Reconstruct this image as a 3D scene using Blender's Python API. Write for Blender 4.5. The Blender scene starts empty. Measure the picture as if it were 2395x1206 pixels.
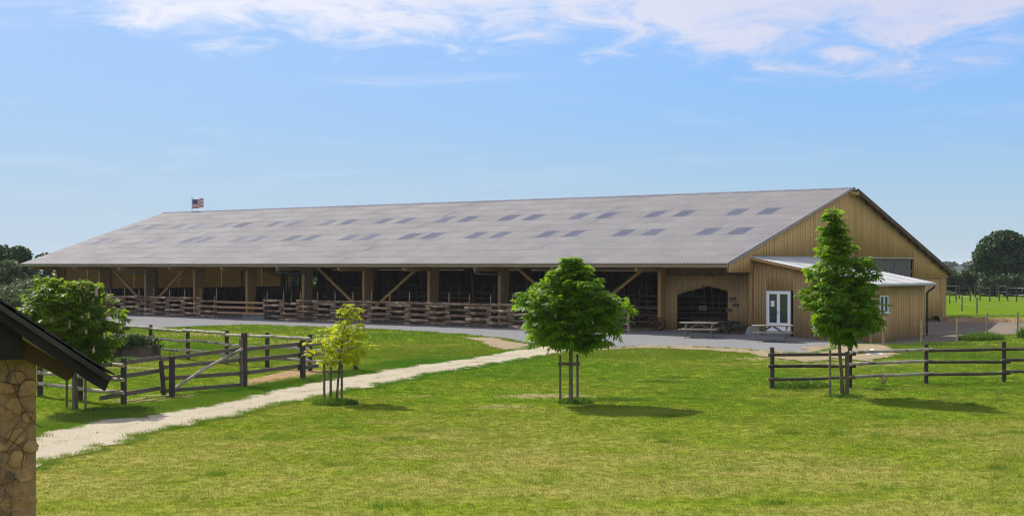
import bpy, math, random
import numpy as np
from mathutils import Vector, Matrix
sc = bpy.context.scene
R = math.radians

# ------------------------------------------------------------------ camera
cam_d = bpy.data.cameras.new('camera'); cam = bpy.data.objects.new('camera', cam_d)
sc.collection.objects.link(cam); sc.camera = cam
cam.location = (0, 0, 3.6); cam.rotation_euler = (R(90), 0, 0)
cam_d.sensor_width = 36; cam_d.lens = 36*3470/2395; cam_d.shift_y = 0.0071
cam_d.clip_start = 0.1; cam_d.clip_end = 12000
F = 3470.0; HZ = 620.0

# ------------------------------------------------------------------ sun, sky, exposure
SUN_EL = R(43); SUN_AZ = math.atan2(-0.57, 0.82)          # azimuth from +Y towards +X
sdir = Vector((math.sin(SUN_AZ)*math.cos(SUN_EL), math.cos(SUN_AZ)*math.cos(SUN_EL), math.sin(SUN_EL)))
sun_d = bpy.data.lights.new('sun', 'SUN'); sun = bpy.data.objects.new('sun', sun_d)
sc.collection.objects.link(sun)
sun_d.energy = 3.5; sun_d.angle = R(0.6); sun_d.color = (1.0, 0.95, 0.86)
sun.rotation_euler = sdir.to_track_quat('Z', 'Y').to_euler()
sun.location = (-30, 40, 60)
world = bpy.data.worlds.new('World'); sc.world = world; world.use_nodes = True
sc.view_settings.view_transform = 'Standard'; sc.view_settings.look = 'None'
sc.view_settings.gamma = 1; sc.view_settings.use_curve_mapping = False
sc.view_settings.exposure = 1.12
sc.cycles.filter_width = 1.1
SKY_STRENGTH = 0.085

class N:
    """small node-tree helper"""
    def __init__(s, nt): s.nt = nt; s.n = nt.nodes; s.l = nt.links
    def new(s, t, **kw):
        n = s.n.new(t)
        for k, v in kw.items(): setattr(n, k, v)
        return n
    def put(s, sock, v):
        if hasattr(v, 'is_output'): s.l.new(v, sock)
        elif v is not None:
            if sock.type == 'RGBA' and len(v) == 3: v = (*v, 1)
            sock.default_value = v
    def math(s, op, a, b=None, c=None, clamp=False):
        n = s.new('ShaderNodeMath', operation=op, use_clamp=clamp)
        for i, v in enumerate((a, b, c)):
            if v is not None: s.put(n.inputs[i], v)
        return n.outputs[0]
    def vmath(s, op, a, b=None):
        n = s.new('ShaderNodeVectorMath', operation=op); s.put(n.inputs[0], a)
        if b is not None: s.put(n.inputs[3 if op == 'SCALE' else 1], b)
        return n.outputs[0]
    def noise(s, vec, scale, detail=4, rough=0.55, dist=0.0):
        n = s.new('ShaderNodeTexNoise'); s.put(n.inputs['Vector'], vec)
        n.inputs['Scale'].default_value = scale; n.inputs['Detail'].default_value = detail
        n.inputs['Roughness'].default_value = rough; n.inputs['Distortion'].default_value = dist
        return n.outputs['Fac']
    def ramp(s, fac, lo, hi, a=0.0, b=1.0, smooth=True):
        n = s.new('ShaderNodeMapRange'); n.interpolation_type = 'SMOOTHSTEP' if smooth else 'LINEAR'
        s.put(n.inputs[0], fac)
        for i, v in enumerate((lo, hi, a, b)): s.put(n.inputs[1+i], v)
        return n.outputs[0]
    def mix(s, fac, a, b, mode='MIX'):
        n = s.new('ShaderNodeMix', data_type='RGBA', blend_type=mode)
        s.put(n.inputs[0], fac); s.put(n.inputs[6], a); s.put(n.inputs[7], b)
        return n.outputs[2]
    def scalev(s, vec, sc3):
        n = s.new('ShaderNodeMapping'); s.put(n.inputs[0], vec); n.inputs['Scale'].default_value = sc3
        return n.outputs[0]

def build_sky():
    w = N(world.node_tree); w.n.clear()
    out = w.new('ShaderNodeOutputWorld'); bg = w.new('ShaderNodeBackground')
    sky = w.new('ShaderNodeTexSky'); sky.sky_type = 'NISHITA'; sky.sun_disc = False
    sky.sun_elevation = SUN_EL; sky.sun_rotation = SUN_AZ
    sky.altitude = 50; sky.air_density = 0.8; sky.dust_density = 0.25; sky.ozone_density = 3.0
    d = w.new('ShaderNodeTexCoord').outputs['Generated']
    sx = w.new('ShaderNodeSeparateXYZ'); w.put(sx.inputs[0], d)
    az = w.math('ARCTAN2', sx.outputs[0], sx.outputs[1]); el = w.math('ARCSINE', sx.outputs[2])
    # thin cloud layer: streaky noise in azimuth / elevation, denser above about eight degrees
    cv = w.new('ShaderNodeCombineXYZ'); w.put(cv.inputs[0], az); w.put(cv.inputs[1], w.math('MULTIPLY', el, 3.2)); cv.inputs[2].default_value = 3.7
    warp = w.noise(cv.outputs[0], 7.0, 3)
    cv2 = w.vmath('ADD', cv.outputs[0], w.vmath('SCALE', w.new('ShaderNodeCombineXYZ').outputs[0], 1.0))
    big = w.noise(cv2, 5.2, 3, 0.5, 0.6)
    fine = w.noise(cv2, 17.0, 9, 0.62, 0.7)
    # lower edge of the layer wanders with azimuth
    edge = w.math('ADD', 0.148, w.math('MULTIPLY', w.math('SINE', w.math('MULTIPLY_ADD', az, 9.0, 2.6)), 0.009))
    edge = w.math('ADD', edge, w.ramp(az, -0.20, -0.36, 0.0, 0.038))
    a = w.math('SUBTRACT', el, edge)
    a = w.math('ADD', a, w.math('MULTIPLY', w.math('SUBTRACT', warp, 0.5), 0.05))
    a = w.math('ADD', a, w.math('MULTIPLY', w.math('SUBTRACT', fine, 0.5), 0.085))
    layer = w.ramp(a, -0.014, 0.018)
    dens = w.ramp(w.math('ADD', w.math('MULTIPLY', big, 0.6), w.math('MULTIPLY', fine, 0.5)), 0.33, 0.60)
    cloud = w.math('MULTIPLY', layer, dens)
    wisp = w.math('MULTIPLY', w.ramp(w.noise(w.scalev(cv.outputs[0], (1, 2.4, 1)), 6.0, 8, 0.6, 0.9), 0.5, 0.8), w.ramp(el, 0.03, 0.13, 0.12, 0.36))
    cloud = w.math('MAXIMUM', w.math('MULTIPLY', cloud, 0.95), wisp)
    cloud = w.math('MINIMUM', cloud, 0.92)
    # brightness compressed so the overhead sky lights more; tint and pale haze painted in
    bw = w.new('ShaderNodeRGBToBW'); w.put(bw.inputs[0], sky.outputs[0])
    k = w.math('DIVIDE', 2.7, w.math('ADD', 1.0, w.math('DIVIDE', bw.outputs[0], 1.5)))
    tint = w.vmath('SCALE', w.mix(1.0, sky.outputs[0], (0.70, 0.89, 1.10), 'MULTIPLY'), k)
    tint = w.mix(w.ramp(az, 0.30, -0.40, 0.08, 0.45), tint, (3.0, 3.8, 4.9))
    tint = w.mix(w.ramp(el, 0.11, 0.0, 0.0, 0.5), tint, (3.1, 3.7, 4.6))
    ccol = w.mix(w.ramp(az, -0.25, 0.32), (4.9, 4.9, 5.4), (3.7, 3.8, 4.7))
    col = w.mix(cloud, tint, ccol)
    w.put(bg.inputs[0], col); bg.inputs[1].default_value = SKY_STRENGTH
    w.l.new(bg.outputs[0], out.inputs[0])
build_sky()

# ------------------------------------------------------------------ helpers: geometry
rng = np.random.default_rng(7); random.seed(7)
COL = sc.collection
def Zg(x, y):
    """terrain height"""
    x = np.asarray(x, float); y = np.asarray(y, float)
    z = -0.2 + 0.03*np.sin(0.21*x+0.4)*np.cos(0.17*y) + 0.02*np.sin(0.53*x+0.31*y)
    rx = x-12.96; ry = y-80.6
    lx = rx*0.773-ry*0.634; ly = rx*0.634+ry*0.773
    dx = np.maximum(np.maximum(-68-lx, lx-0.5), 0); dy = np.maximum(np.maximum(-0.5-ly, ly-27), 0)
    w = np.clip(1-np.hypot(dx, dy)/4.0, 0, 1); w = w*w*(3-2*w)
    z = z*(1-w) + (-0.09)*w
    z = z - 0.17*np.exp(-(((x-18)**2+(y-75.5)**2)/30.0))
    return z
def gp(px, py, dz=0.0):
    """where the line of sight through a picture point meets the ground"""
    z = -0.2
    for _ in range(6):
        d = (3.6-z)*F/(py-HZ); x = (px-1197.5)/F*d; z = float(Zg(x, d))
    return Vector((x, d, z+dz))

class MB:
    def __init__(s): s.v = []; s.f = []; s.m = []; s.col = None
    def add(s, vs, fs, mi=0):
        o = len(s.v); s.v.extend([tuple(v) for v in vs]); s.f.extend([tuple(i+o for i in f) for f in fs]); s.m.extend([mi]*len(fs)); return s
    def box(s, a, b, mi=0):
        x0, y0, z0 = a; x1, y1, z1 = b
        vs = [(x0,y0,z0),(x1,y0,z0),(x1,y1,z0),(x0,y1,z0),(x0,y0,z1),(x1,y0,z1),(x1,y1,z1),(x0,y1,z1)]
        return s.add(vs, [(0,3,2,1),(4,5,6,7),(0,1,5,4),(1,2,6,5),(2,3,7,6),(3,0,4,7)], mi)
    def hexa(s, vs, mi=0):
        return s.add(vs, [(0,3,2,1),(4,5,6,7),(0,1,5,4),(1,2,6,5),(2,3,7,6),(3,0,4,7)], mi)
    def bar(s, p, q, w, h, up=(0,0,1), mi=0, e=0.0):
        """box beam from p to q, width w across, height h along up"""
        p = Vector(p); q = Vector(q); d = (q-p).normalized(); u = Vector(up); side = d.cross(u)
        if side.length < 1e-5: side = d.cross(Vector((0,1,0)))
        side.normalize(); u = side.cross(d).normalized()
        p = p-d*e; q = q+d*e
        a = side*w/2; b = u*h/2
        vs = [p-a-b, p+a-b, q+a-b, q-a-b, p-a+b, p+a+b, q+a+b, q-a+b]
        return s.hexa(vs, mi)
    def tube(s, pts, rad, n=8, cap=True, mi=0, capmi=None, jit=0.0):
        pts = [Vector(p) for p in pts]; k = len(pts)
        if not hasattr(rad, '__len__'): rad = [rad]*k
        o = len(s.v); prev = None
        for i, p in enumerate(pts):
            t = (pts[min(i+1, k-1)]-pts[max(i-1, 0)])
            t = t.normalized() if t.length > 0 else Vector((0,0,1))
            if prev is None:
                a = t.cross(Vector((0,0,1)))
                if a.length < 1e-3: a = t.cross(Vector((1,0,0)))
            else: a = prev - t*prev.dot(t)
            a.normalize(); prev = a; b = t.cross(a)
            for j in range(n):
                th = 2*math.pi*j/n; r = rad[i]*(1+random.uniform(-jit, jit))
                s.v.append(tuple(p + a*(math.cos(th)*r) + b*(math.sin(th)*r)))
        for i in range(k-1):
            for j in range(n):
                j2 = (j+1) % n
                s.f.append((o+i*n+j, o+i*n+j2, o+(i+1)*n+j2, o+(i+1)*n+j)); s.m.append(mi)
        if cap:
            c = mi if capmi is None else capmi
            s.f.append(tuple(o+j for j in range(n))[::-1]); s.m.append(c)
            s.f.append(tuple(o+(k-1)*n+j for j in range(n))); s.m.append(c)
        return s
    def mesh(s, name, mats, smooth=False):
        me = bpy.data.meshes.new(name); me.from_pydata(s.v, [], s.f)
        for m in (mats if isinstance(mats, (list, tuple)) else [mats]): me.materials.append(m)
        if any(s.m): me.polygons.foreach_set('material_index', s.m)
        if smooth: me.polygons.foreach_set('use_smooth', [True]*len(me.polygons))
        me.update(); return me
    def build(s, name, mats, parent=None, smooth=False, loc=None, rz=0):
        return place(name, s.mesh(name, mats, smooth), parent, loc, rz)
def place(name, me, parent=None, loc=None, rz=0):
    o = bpy.data.objects.new(name, me); COL.objects.link(o)
    if parent is not None: o.parent = parent
    if loc is not None: o.location = loc
    if rz: o.rotation_euler.z = rz
    return o
def empty(name, loc=(0,0,0), rz=0):
    o = bpy.data.objects.new(name, None); COL.objects.link(o)
    o.location = loc; o.rotation_euler.z = rz; o.empty_display_size = 0.2
    return o
def tag(o, label, cat, group=None):
    o['label'] = label; o['category'] = cat
    if group: o['group'] = group
    return o
def struct(o, label=None):
    o['kind'] = 'structure'
    if label: o['label'] = label
    return o
def np_mesh(name, verts, faces, mats, attr=None):
    """verts (n,3), faces list of arrays (m,k)"""
    me = bpy.data.meshes.new(name)
    verts = np.asarray(verts, np.float32)
    loops = np.concatenate([f.ravel() for f in faces]).astype(np.int32)
    sizes = np.concatenate([np.full(len(f), f.shape[1], np.int32) for f in faces])
    me.vertices.add(len(verts)); me.vertices.foreach_set('co', verts.ravel())
    me.loops.add(len(loops)); me.loops.foreach_set('vertex_index', loops)
    me.polygons.add(len(sizes)); st = np.concatenate([[0], np.cumsum(sizes)[:-1]]).astype(np.int32)
    me.polygons.foreach_set('loop_start', st); me.polygons.foreach_set('loop_total', sizes)
    for m in (mats if isinstance(mats, (list, tuple)) else [mats]): me.materials.append(m)
    if attr is not None:
        for k, v in attr.items():
            a = me.attributes.new(k, 'FLOAT', 'POINT'); a.data.foreach_set('value', np.asarray(v, np.float32))
    me.update(calc_edges=True); me.validate(); return me

# ------------------------------------------------------------------ materials
def new_mat(name):
    m = bpy.data.materials.new(name); m.use_nodes = True
    h = N(m.node_tree); h.n.clear()
    out = h.new('ShaderNodeOutputMaterial'); p = h.new('ShaderNodeBsdfPrincipled')
    h.l.new(p.outputs[0], out.inputs[0])
    return m, h, p, out
def mat(name, c1, c2, scale=4.0, rough=0.8, bump=0.0, stretch=(1,1,1), detail=6, coord='Object', rnd=0.0, metal=0.0, lo=0.3, hi=0.7, bscale=None, c3=None, c3r=(0.6, 0.75), c3s=1.0, spec=0.3):
    m, h, p, out = new_mat(name)
    vec = h.new('ShaderNodeTexCoord').outputs['Object'] if coord == 'Object' else h.new('ShaderNodeNewGeometry').outputs['Position']
    oi = h.new('ShaderNodeObjectInfo')
    off = h.vmath('ADD', vec, h.vmath('SCALE', (37.0, 17.0, 23.0), oi.outputs['Random'])) if coord == 'Object' else vec
    v = h.scalev(off, stretch)
    fac = h.noise(v, scale, detail, 0.6)
    col = h.mix(h.ramp(fac, lo, hi), c1, c2)
    if c3 is not None:
        col = h.mix(h.ramp(h.noise(off, c3s, 5, 0.6), c3r[0], c3r[1]), col, c3)
    if rnd:
        hs = h.new('ShaderNodeHueSaturation'); h.put(hs.inputs['Color'], col)
        h.put(hs.inputs['Value'], h.ramp(oi.outputs['Random'], 0, 1, 1-rnd, 1+rnd, False))
        col = hs.outputs[0]
    h.put(p.inputs['Base Color'], col); p.inputs['Roughness'].default_value = rough
    p.inputs['Metallic'].default_value = metal
    p.inputs['Specular IOR Level'].default_value = spec
    if bump:
        b = h.new('ShaderNodeBump'); b.inputs['Strength'].default_value = min(1, bump); b.inputs['Distance'].default_value = 0.02
        h.put(b.inputs['Height'], h.noise(v, bscale or scale*2.5, 5, 0.65)); h.l.new(b.outputs[0], p.inputs['Normal'])
    return m
def plank_mat(name, c1, c2, c3, rough=0.75, grey=None):
    """vertical boards: colour varies per board (attribute 'tone') with grain and weather streaks"""
    m, h, p, out = new_mat(name)
    vec = h.new('ShaderNodeTexCoord').outputs['Object']
    at = h.new('ShaderNodeAttribute', attribute_name='tone').outputs['Fac']
    off = h.new('ShaderNodeCombineXYZ'); h.put(off.inputs[2], h.math('MULTIPLY', at, 40.0))
    v = h.scalev(h.vmath('ADD', vec, off.outputs[0]), (9, 9, 0.7))
    g = h.noise(v, 3.0, 8, 0.65)
    col = h.mix(h.ramp(g, 0.3, 0.72), c1, c2)
    col = h.mix(h.ramp(at, 0.0, 1.0, 0.0, 0.75, False), col, c3)
    if grey is not None:
        st = h.noise(h.scalev(vec, (2.2, 2.2, 0.22)), 1.4, 6, 0.65)
        col = h.mix(h.ramp(st, 0.45, 0.75, 0, 0.6), col, grey)
    kn = h.new('ShaderNodeTexVoronoi'); kn.inputs['Scale'].default_value = 1.0
    h.put(kn.inputs['Vector'], h.scalev(h.vmath('ADD', vec, off.outputs[0]), (5, 5, 1.6)))
    col = h.mix(h.ramp(kn.outputs['Distance'], 0.05, 0.13, 0.65, 0.0), col, (0.07, 0.035, 0.012))
    h.put(p.inputs['Base Color'], col); p.inputs['Roughness'].default_value = rough
    p.inputs['Specular IOR Level'].default_value = 0.25
    b = h.new('ShaderNodeBump'); b.inputs['Strength'].default_value = 0.4; b.inputs['Distance'].default_value = 0.01
    h.put(b.inputs['Height'], g); h.l.new(b.outputs[0], p.inputs['Normal'])
    return m
def leaf_mat(name, c1, c2, trans=0.45, tcol=None, rough=0.55):
    m, h, p, out = new_mat(name)
    geo = h.new('ShaderNodeNewGeometry')
    at = h.new('ShaderNodeAttribute', attribute_name='tone').outputs['Fac']
    fac = h.math('ADD', h.math('MULTIPLY', at, 0.7), h.math('MULTIPLY', h.noise(geo.outputs['Position'], 1.6, 3), 0.4))
    col = h.mix(h.ramp(fac, 0.15, 0.95), c1, c2)
    h.put(p.inputs['Base Color'], col); p.inputs['Roughness'].default_value = rough
    p.inputs['Specular IOR Level'].default_value = 0.15
    t = h.new('ShaderNodeBsdfTranslucent')
    h.put(t.inputs[0], h.mix(0.75, col, tcol or c2))
    mx = h.new('ShaderNodeMixShader'); mx.inputs[0].default_value = trans
    h.l.new(p.outputs[0], mx.inputs[1]); h.l.new(t.outputs[0], mx.inputs[2]); h.l.new(mx.outputs[0], out.inputs[0])
    return m
def lawn_colour(h):
    pos = h.new('ShaderNodeNewGeometry').outputs['Position']
    sp = h.new('ShaderNodeSeparateXYZ'); h.put(sp.inputs[0], pos)
    big = h.noise(pos, 0.10, 5, 0.6, 0.5); mid = h.noise(h.scalev(pos, (0.6, 1.0, 1.0)), 0.62, 6, 0.68, 0.8); fin = h.noise(pos, 7.0, 5, 0.65)
    near = h.ramp(sp.outputs[1], 26.0, 47.0, 1.0, 0.0)
    dry = h.math('ADD', h.math('MULTIPLY', big, 0.62), h.math('ADD', h.math('MULTIPLY', mid, 0.55), h.math('MULTIPLY_ADD', near, 0.15, -0.08)))
    col = h.mix(h.ramp(dry, 0.38, 0.58), (0.094, 0.174, 0.009), (0.160, 0.200, 0.018))
    col = h.mix(h.ramp(dry, 0.54, 0.76), col, (0.255, 0.236, 0.062))
    col = h.mix(h.ramp(mid, 0.60, 0.72, 0.0, 0.0), col, col)
    div = h.noise(pos, 2.6, 3, 0.6)
    col = h.mix(h.ramp(div, 0.66, 0.76, 0.0, 0.4), col, (0.06, 0.11, 0.008))
    col = h.mix(h.ramp(fin, 0.35, 0.75, 0.0, 0.4), col, h.mix(1.0, col, (0.68, 0.76, 0.66), 'MULTIPLY'))
    return pos, col, fin, mid
def make_ground_mat():
    m, h, p, out = new_mat('lawn_soil')
    pos, col, fin, mid = lawn_colour(h)
    wear = h.new('ShaderNodeAttribute', attribute_name='wear').outputs['Fac']
    wv = h.ramp(h.math('ADD', wear, h.math('MULTIPLY', h.math('SUBTRACT', h.noise(pos, 1.7, 6, 0.7), 0.5), 0.9)), 0.3, 0.75)
    soil = h.mix(h.ramp(h.noise(pos, 5, 6, 0.7), 0.3, 0.7), (0.20, 0.15, 0.08), (0.31, 0.25, 0.15))
    col = h.mix(h.math('MULTIPLY', wv, 0.85), col, soil)
    far = h.new('ShaderNodeSeparateXYZ'); h.put(far.inputs[0], pos)
    field = h.ramp(far.outputs[1], 95.0, 108.0)
    col = h.mix(field, col, h.mix(h.ramp(mid, 0.3, 0.7), (0.075, 0.135, 0.008), (0.11, 0.165, 0.013)))
    h.put(p.inputs['Base Color'], col); p.inputs['Roughness'].default_value = 1.0; p.inputs['Specular IOR Level'].default_value = 0.0
    b = h.new('ShaderNodeBump'); b.inputs['Strength'].default_value = 0.9; b.inputs['Distance'].default_value = 0.06
    h.put(b.inputs['Height'], h.math('ADD', fin, mid)); h.l.new(b.outputs[0], p.inputs['Normal'])
    return m
def make_grass_mat(name, mul=(1,1,1), trans=0.3):
    m, h, p, out = new_mat(name)
    pos, col, fin, mid = lawn_colour(h)
    rnd = h.new('ShaderNodeObjectInfo').outputs['Random']
    col = h.mix(1.0, col, mul, 'MULTIPLY')
    hs = h.new('ShaderNodeHueSaturation'); h.put(hs.inputs['Color'], col); h.put(hs.inputs['Value'], h.ramp(rnd, 0, 1, 0.85, 1.25, False))
    h.put(hs.inputs['Hue'], h.ramp(rnd, 0, 1, 0.49, 0.51, False))
    col = hs.outputs[0]
    h.put(p.inputs['Base Color'], col); p.inputs['Roughness'].default_value = 0.6; p.inputs['Specular IOR Level'].default_value = 0.25
    t = h.new('ShaderNodeBsdfTranslucent'); h.put(t.inputs[0], h.mix(1.0, col, (1.15, 1.2, 0.7), 'MULTIPLY'))
    mx = h.new('ShaderNodeMixShader'); mx.inputs[0].default_value = trans
    h.l.new(p.outputs[0], mx.inputs[1]); h.l.new(t.outputs[0], mx.inputs[2]); h.l.new(mx.outputs[0], out.inputs[0])
    return m
def gravel_mat(name, a, b, c, scale=9.0, patch=None, pr=(0.5, 0.7)):
    m, h, p, out = new_mat(name)
    pos = h.new('ShaderNodeNewGeometry').outputs['Position']
    vo = h.new('ShaderNodeTexVoronoi'); h.put(vo.inputs['Vector'], pos); vo.inputs['Scale'].default_value = scale
    sp = h.new('ShaderNodeSeparateColor'); h.put(sp.inputs[0], vo.outputs['Color'])
    col = h.mix(sp.outputs[0], a, b)
    col = h.mix(h.ramp(h.noise(pos, 0.5, 5, 0.65), 0.4, 0.7), col, c)
    if patch is not None: col = h.mix(h.ramp(h.noise(h.scalev(pos, (0.5, 1, 1)), 0.8, 6, 0.7), *pr), col, patch)
    h.put(p.inputs['Base Color'], col); p.inputs['Roughness'].default_value = 1.0; p.inputs['Specular IOR Level'].default_value = 0.0
    bp = h.new('ShaderNodeBump'); bp.inputs['Strength'].default_value = 0.8; bp.inputs['Distance'].default_value = 0.04
    h.put(bp.inputs['Height'], h.math('ADD', h.math('MULTIPLY', vo.outputs['Distance'], -1.0), h.math('MULTIPLY', h.noise(pos, 1.6, 5, 0.7), 1.6)))
    h.l.new(bp.outputs[0], p.inputs['Normal'])
    return m

M = {}
M['ground'] = make_ground_mat()
M['grass'] = make_grass_mat('lawn_grass')
M['tallgrass'] = make_grass_mat('tall_grass', (0.70, 0.95, 0.7), 0.35)
M['path'] = gravel_mat('path_gravel', (0.35, 0.305, 0.225), (0.46, 0.41, 0.315), (0.40, 0.345, 0.255), 30, (0.20, 0.165, 0.115), (0.55, 0.75))
M['yard'] = gravel_mat('yard_gravel', (0.15, 0.148, 0.148), (0.24, 0.237, 0.238), (0.205, 0.202, 0.203), 26, (0.21, 0.20, 0.185), (0.55, 0.8))
M['sand'] = gravel_mat('bare_earth', (0.22, 0.175, 0.11), (0.33, 0.27, 0.18), (0.27, 0.21, 0.135), 24, (0.13, 0.14, 0.04), (0.62, 0.78))
M['chips'] = gravel_mat('wood_chips', (0.22, 0.14, 0.075), (0.33, 0.23, 0.13), (0.26, 0.17, 0.095), 12)
M['darkearth'] = gravel_mat('dark_earth', (0.13, 0.11, 0.088), (0.22, 0.19, 0.155), (0.18, 0.152, 0.12), 18)
M['barnfloor'] = gravel_mat('barn_floor_sand', (0.20, 0.16, 0.11), (0.28, 0.23, 0.16), (0.24, 0.19, 0.13), 8)
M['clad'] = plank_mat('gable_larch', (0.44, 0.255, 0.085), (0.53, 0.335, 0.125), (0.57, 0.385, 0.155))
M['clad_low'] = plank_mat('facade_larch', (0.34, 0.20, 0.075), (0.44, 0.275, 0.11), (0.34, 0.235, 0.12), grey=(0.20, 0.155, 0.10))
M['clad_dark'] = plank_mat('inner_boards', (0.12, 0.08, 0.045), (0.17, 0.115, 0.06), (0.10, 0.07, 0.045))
M['glulam'] = mat('glulam', (0.34, 0.195, 0.075), (0.44, 0.265, 0.105), 2.0, 0.7, 0.25, (6, 6, 0.5))
M['timber'] = mat('timber', (0.32, 0.18, 0.065), (0.42, 0.25, 0.095), 2.0, 0.75, 0.2, (1, 1, 3))
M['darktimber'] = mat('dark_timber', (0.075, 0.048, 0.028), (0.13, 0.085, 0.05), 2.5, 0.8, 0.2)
M['roof'] = mat('fibre_cement', (0.335, 0.312, 0.294), (0.385, 0.360, 0.340), 1.0, 0.85, 0.0, (1, 1, 1), 8, rnd=0.035, c3=(0.325, 0.300, 0.280), c3r=(0.45, 0.8), c3s=0.35, spec=0.3)
M['roofwhite'] = mat('pale_sheet', (0.36, 0.36, 0.365), (0.45, 0.45, 0.455), 1.2, 0.7, 0.0, rnd=0.05)
M['ridge'] = mat('ridge_cap', (0.15, 0.15, 0.185), (0.19, 0.19, 0.225), 1.5, 1.0, spec=0.0)
M['zinc'] = mat('zinc_gutter', (0.34, 0.34, 0.32), (0.42, 0.42, 0.40), 2.0, 0.5, metal=0.3)
M['pipe'] = mat('grey_pipe', (0.13, 0.15, 0.17), (0.17, 0.19, 0.21), 2.0, 0.5)
M['darkpipe'] = mat('dark_pipe', (0.035, 0.036, 0.04), (0.055, 0.055, 0.06), 2.0, 0.45)
M['white'] = mat('white_paint', (0.76, 0.77, 0.79), (0.83, 0.83, 0.84), 3.0, 0.4)
M['paper'] = mat('paper', (0.72, 0.72, 0.72), (0.78, 0.78, 0.78), 3.0, 0.8)
M['bark'] = mat('log_bark', (0.075, 0.046, 0.030), (0.25, 0.172, 0.112), 5.0, 0.95, 0.8, (1, 1, 1), 8, rnd=0.4, c3=(0.42, 0.31, 0.21), c3r=(0.5, 0.68), c3s=2.5)
M['logend'] = mat('log_end', (0.34, 0.24, 0.14), (0.42, 0.31, 0.19), 6, 0.9)
M['stake'] = mat('raw_stake', (0.24, 0.17, 0.10), (0.32, 0.235, 0.145), 4, 0.85, 0.3, (4, 4, .6), rnd=0.15)
M['rail'] = mat('weathered_pole', (0.25, 0.215, 0.165), (0.40, 0.36, 0.29), 3.5, 0.85, 0.5, (1, 1, 1), 8, rnd=0.15, c3=(0.115, 0.095, 0.068), c3r=(0.52, 0.66), c3s=2.0)
M['darkrail'] = mat('stained_pole_shaded_table', (0.045, 0.035, 0.027), (0.085, 0.068, 0.052), 4, 0.8, 0.5, rnd=0.2, c3=(0.15, 0.13, 0.095), c3r=(0.55, 0.75), c3s=2.2)  # dark fence poles; also the painted shade on two picnic tables
M['post'] = mat('dark_post', (0.040, 0.032, 0.026), (0.080, 0.064, 0.050), 5, 0.85, 0.4, (3, 3, .6), rnd=0.2)
M['board'] = mat('grey_board', (0.105, 0.085, 0.062), (0.165, 0.135, 0.098), 3, 0.85, 0.4, (1.5, 1.5, 6), rnd=0.15)
M['gatewood'] = mat('orange_board', (0.27, 0.155, 0.085), (0.36, 0.225, 0.13), 3, 0.8, 0.3, rnd=0.1)
M['table'] = mat('picnic_wood', (0.17, 0.145, 0.11), (0.29, 0.25, 0.195), 3.5, 0.85, 0.3, (1, 4, 1), rnd=0.15)
M['bark_tree'] = mat('young_bark', (0.10, 0.075, 0.045), (0.18, 0.14, 0.085), 6, 0.9, 0.5, (2, 2, .6))
M['bark_old'] = mat('old_bark', (0.05, 0.042, 0.032), (0.10, 0.082, 0.06), 3, 0.95, 0.6, (2, 2, .4))
M['rust'] = mat('rusty_iron', (0.075, 0.030, 0.018), (0.15, 0.062, 0.035), 7, 0.85, 0.3, metal=0.2)
M['steel'] = mat('galvanised_tube', (0.22, 0.23, 0.24), (0.30, 0.31, 0.32), 5, 0.45, metal=0.6)
M['darkmetal'] = mat('dark_metal', (0.03, 0.028, 0.026), (0.05, 0.047, 0.044), 5, 0.6)
M['slate'] = mat('slate', (0.022, 0.021, 0.023), (0.045, 0.043, 0.045), 5, 0.7, 0.4, rnd=0.2)
M['barge'] = mat('barge_paint', (0.024, 0.022, 0.024), (0.034, 0.031, 0.033), 4, 0.9, 0.15, spec=0.1)
M['brownwood'] = mat('brown_soffit', (0.048, 0.030, 0.015), (0.085, 0.052, 0.026), 4, 0.75, 0.3)
M['stone'] = mat('ochre_stone', (0.27, 0.155, 0.062), (0.42, 0.27, 0.12), 9, 0.95, 1.0, rnd=0.2, c3=(0.15, 0.105, 0.065), c3r=(0.48, 0.66), c3s=7)
M['mortar'] = mat('earth_mortar', (0.25, 0.16, 0.078), (0.37, 0.25, 0.13), 12, 1.0, 0.9)
M['vine'] = mat('dry_vine', (0.06, 0.042, 0.028), (0.12, 0.085, 0.055), 10, 0.9)
M['planter'] = mat('planter_board', (0.085, 0.065, 0.045), (0.14, 0.11, 0.078), 3, 0.85, 0.4)
M['panel'] = None
M['blossom'] = mat('chestnut_blossom', (0.26, 0.21, 0.13), (0.37, 0.30, 0.20), 14, 0.9, coord='Pos')
M['sign'] = mat('sign_board', (0.022, 0.018, 0.016), (0.038, 0.031, 0.027), 6, 0.7)
M['signtext'] = mat('sign_lettering', (0.20, 0.18, 0.16), (0.26, 0.24, 0.22), 20, 0.8)
M['plastic'] = mat('white_plastic', (0.70, 0.72, 0.74), (0.80, 0.81, 0.82), 5, 0.5)
M['greycover'] = mat('grey_cover', (0.15, 0.16, 0.15), (0.24, 0.25, 0.235), 6, 0.8, 0.4)
def flat(name, c, rough=0.7):
    m, h, p, out = new_mat(name); p.inputs['Base Color'].default_value = (*c, 1); p.inputs['Roughness'].default_value = rough
    v = h.new('ShaderNodeTexCoord').outputs['Object']
    h.put(p.inputs['Base Color'], h.mix(h.noise(v, 6.0, 3), c, tuple(x*0.82 for x in c)))
    return m
M['fl_red'] = flat('flag_red', (0.36, 0.035, 0.045)); M['fl_white'] = flat('flag_white', (0.62, 0.60, 0.62)); M['fl_blue'] = flat('flag_blue', (0.045, 0.055, 0.16))
M['poster'] = flat('poster_dark_red', (0.13, 0.03, 0.03)); M['poster_fig'] = flat('poster_pale', (0.42, 0.33, 0.32))
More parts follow.
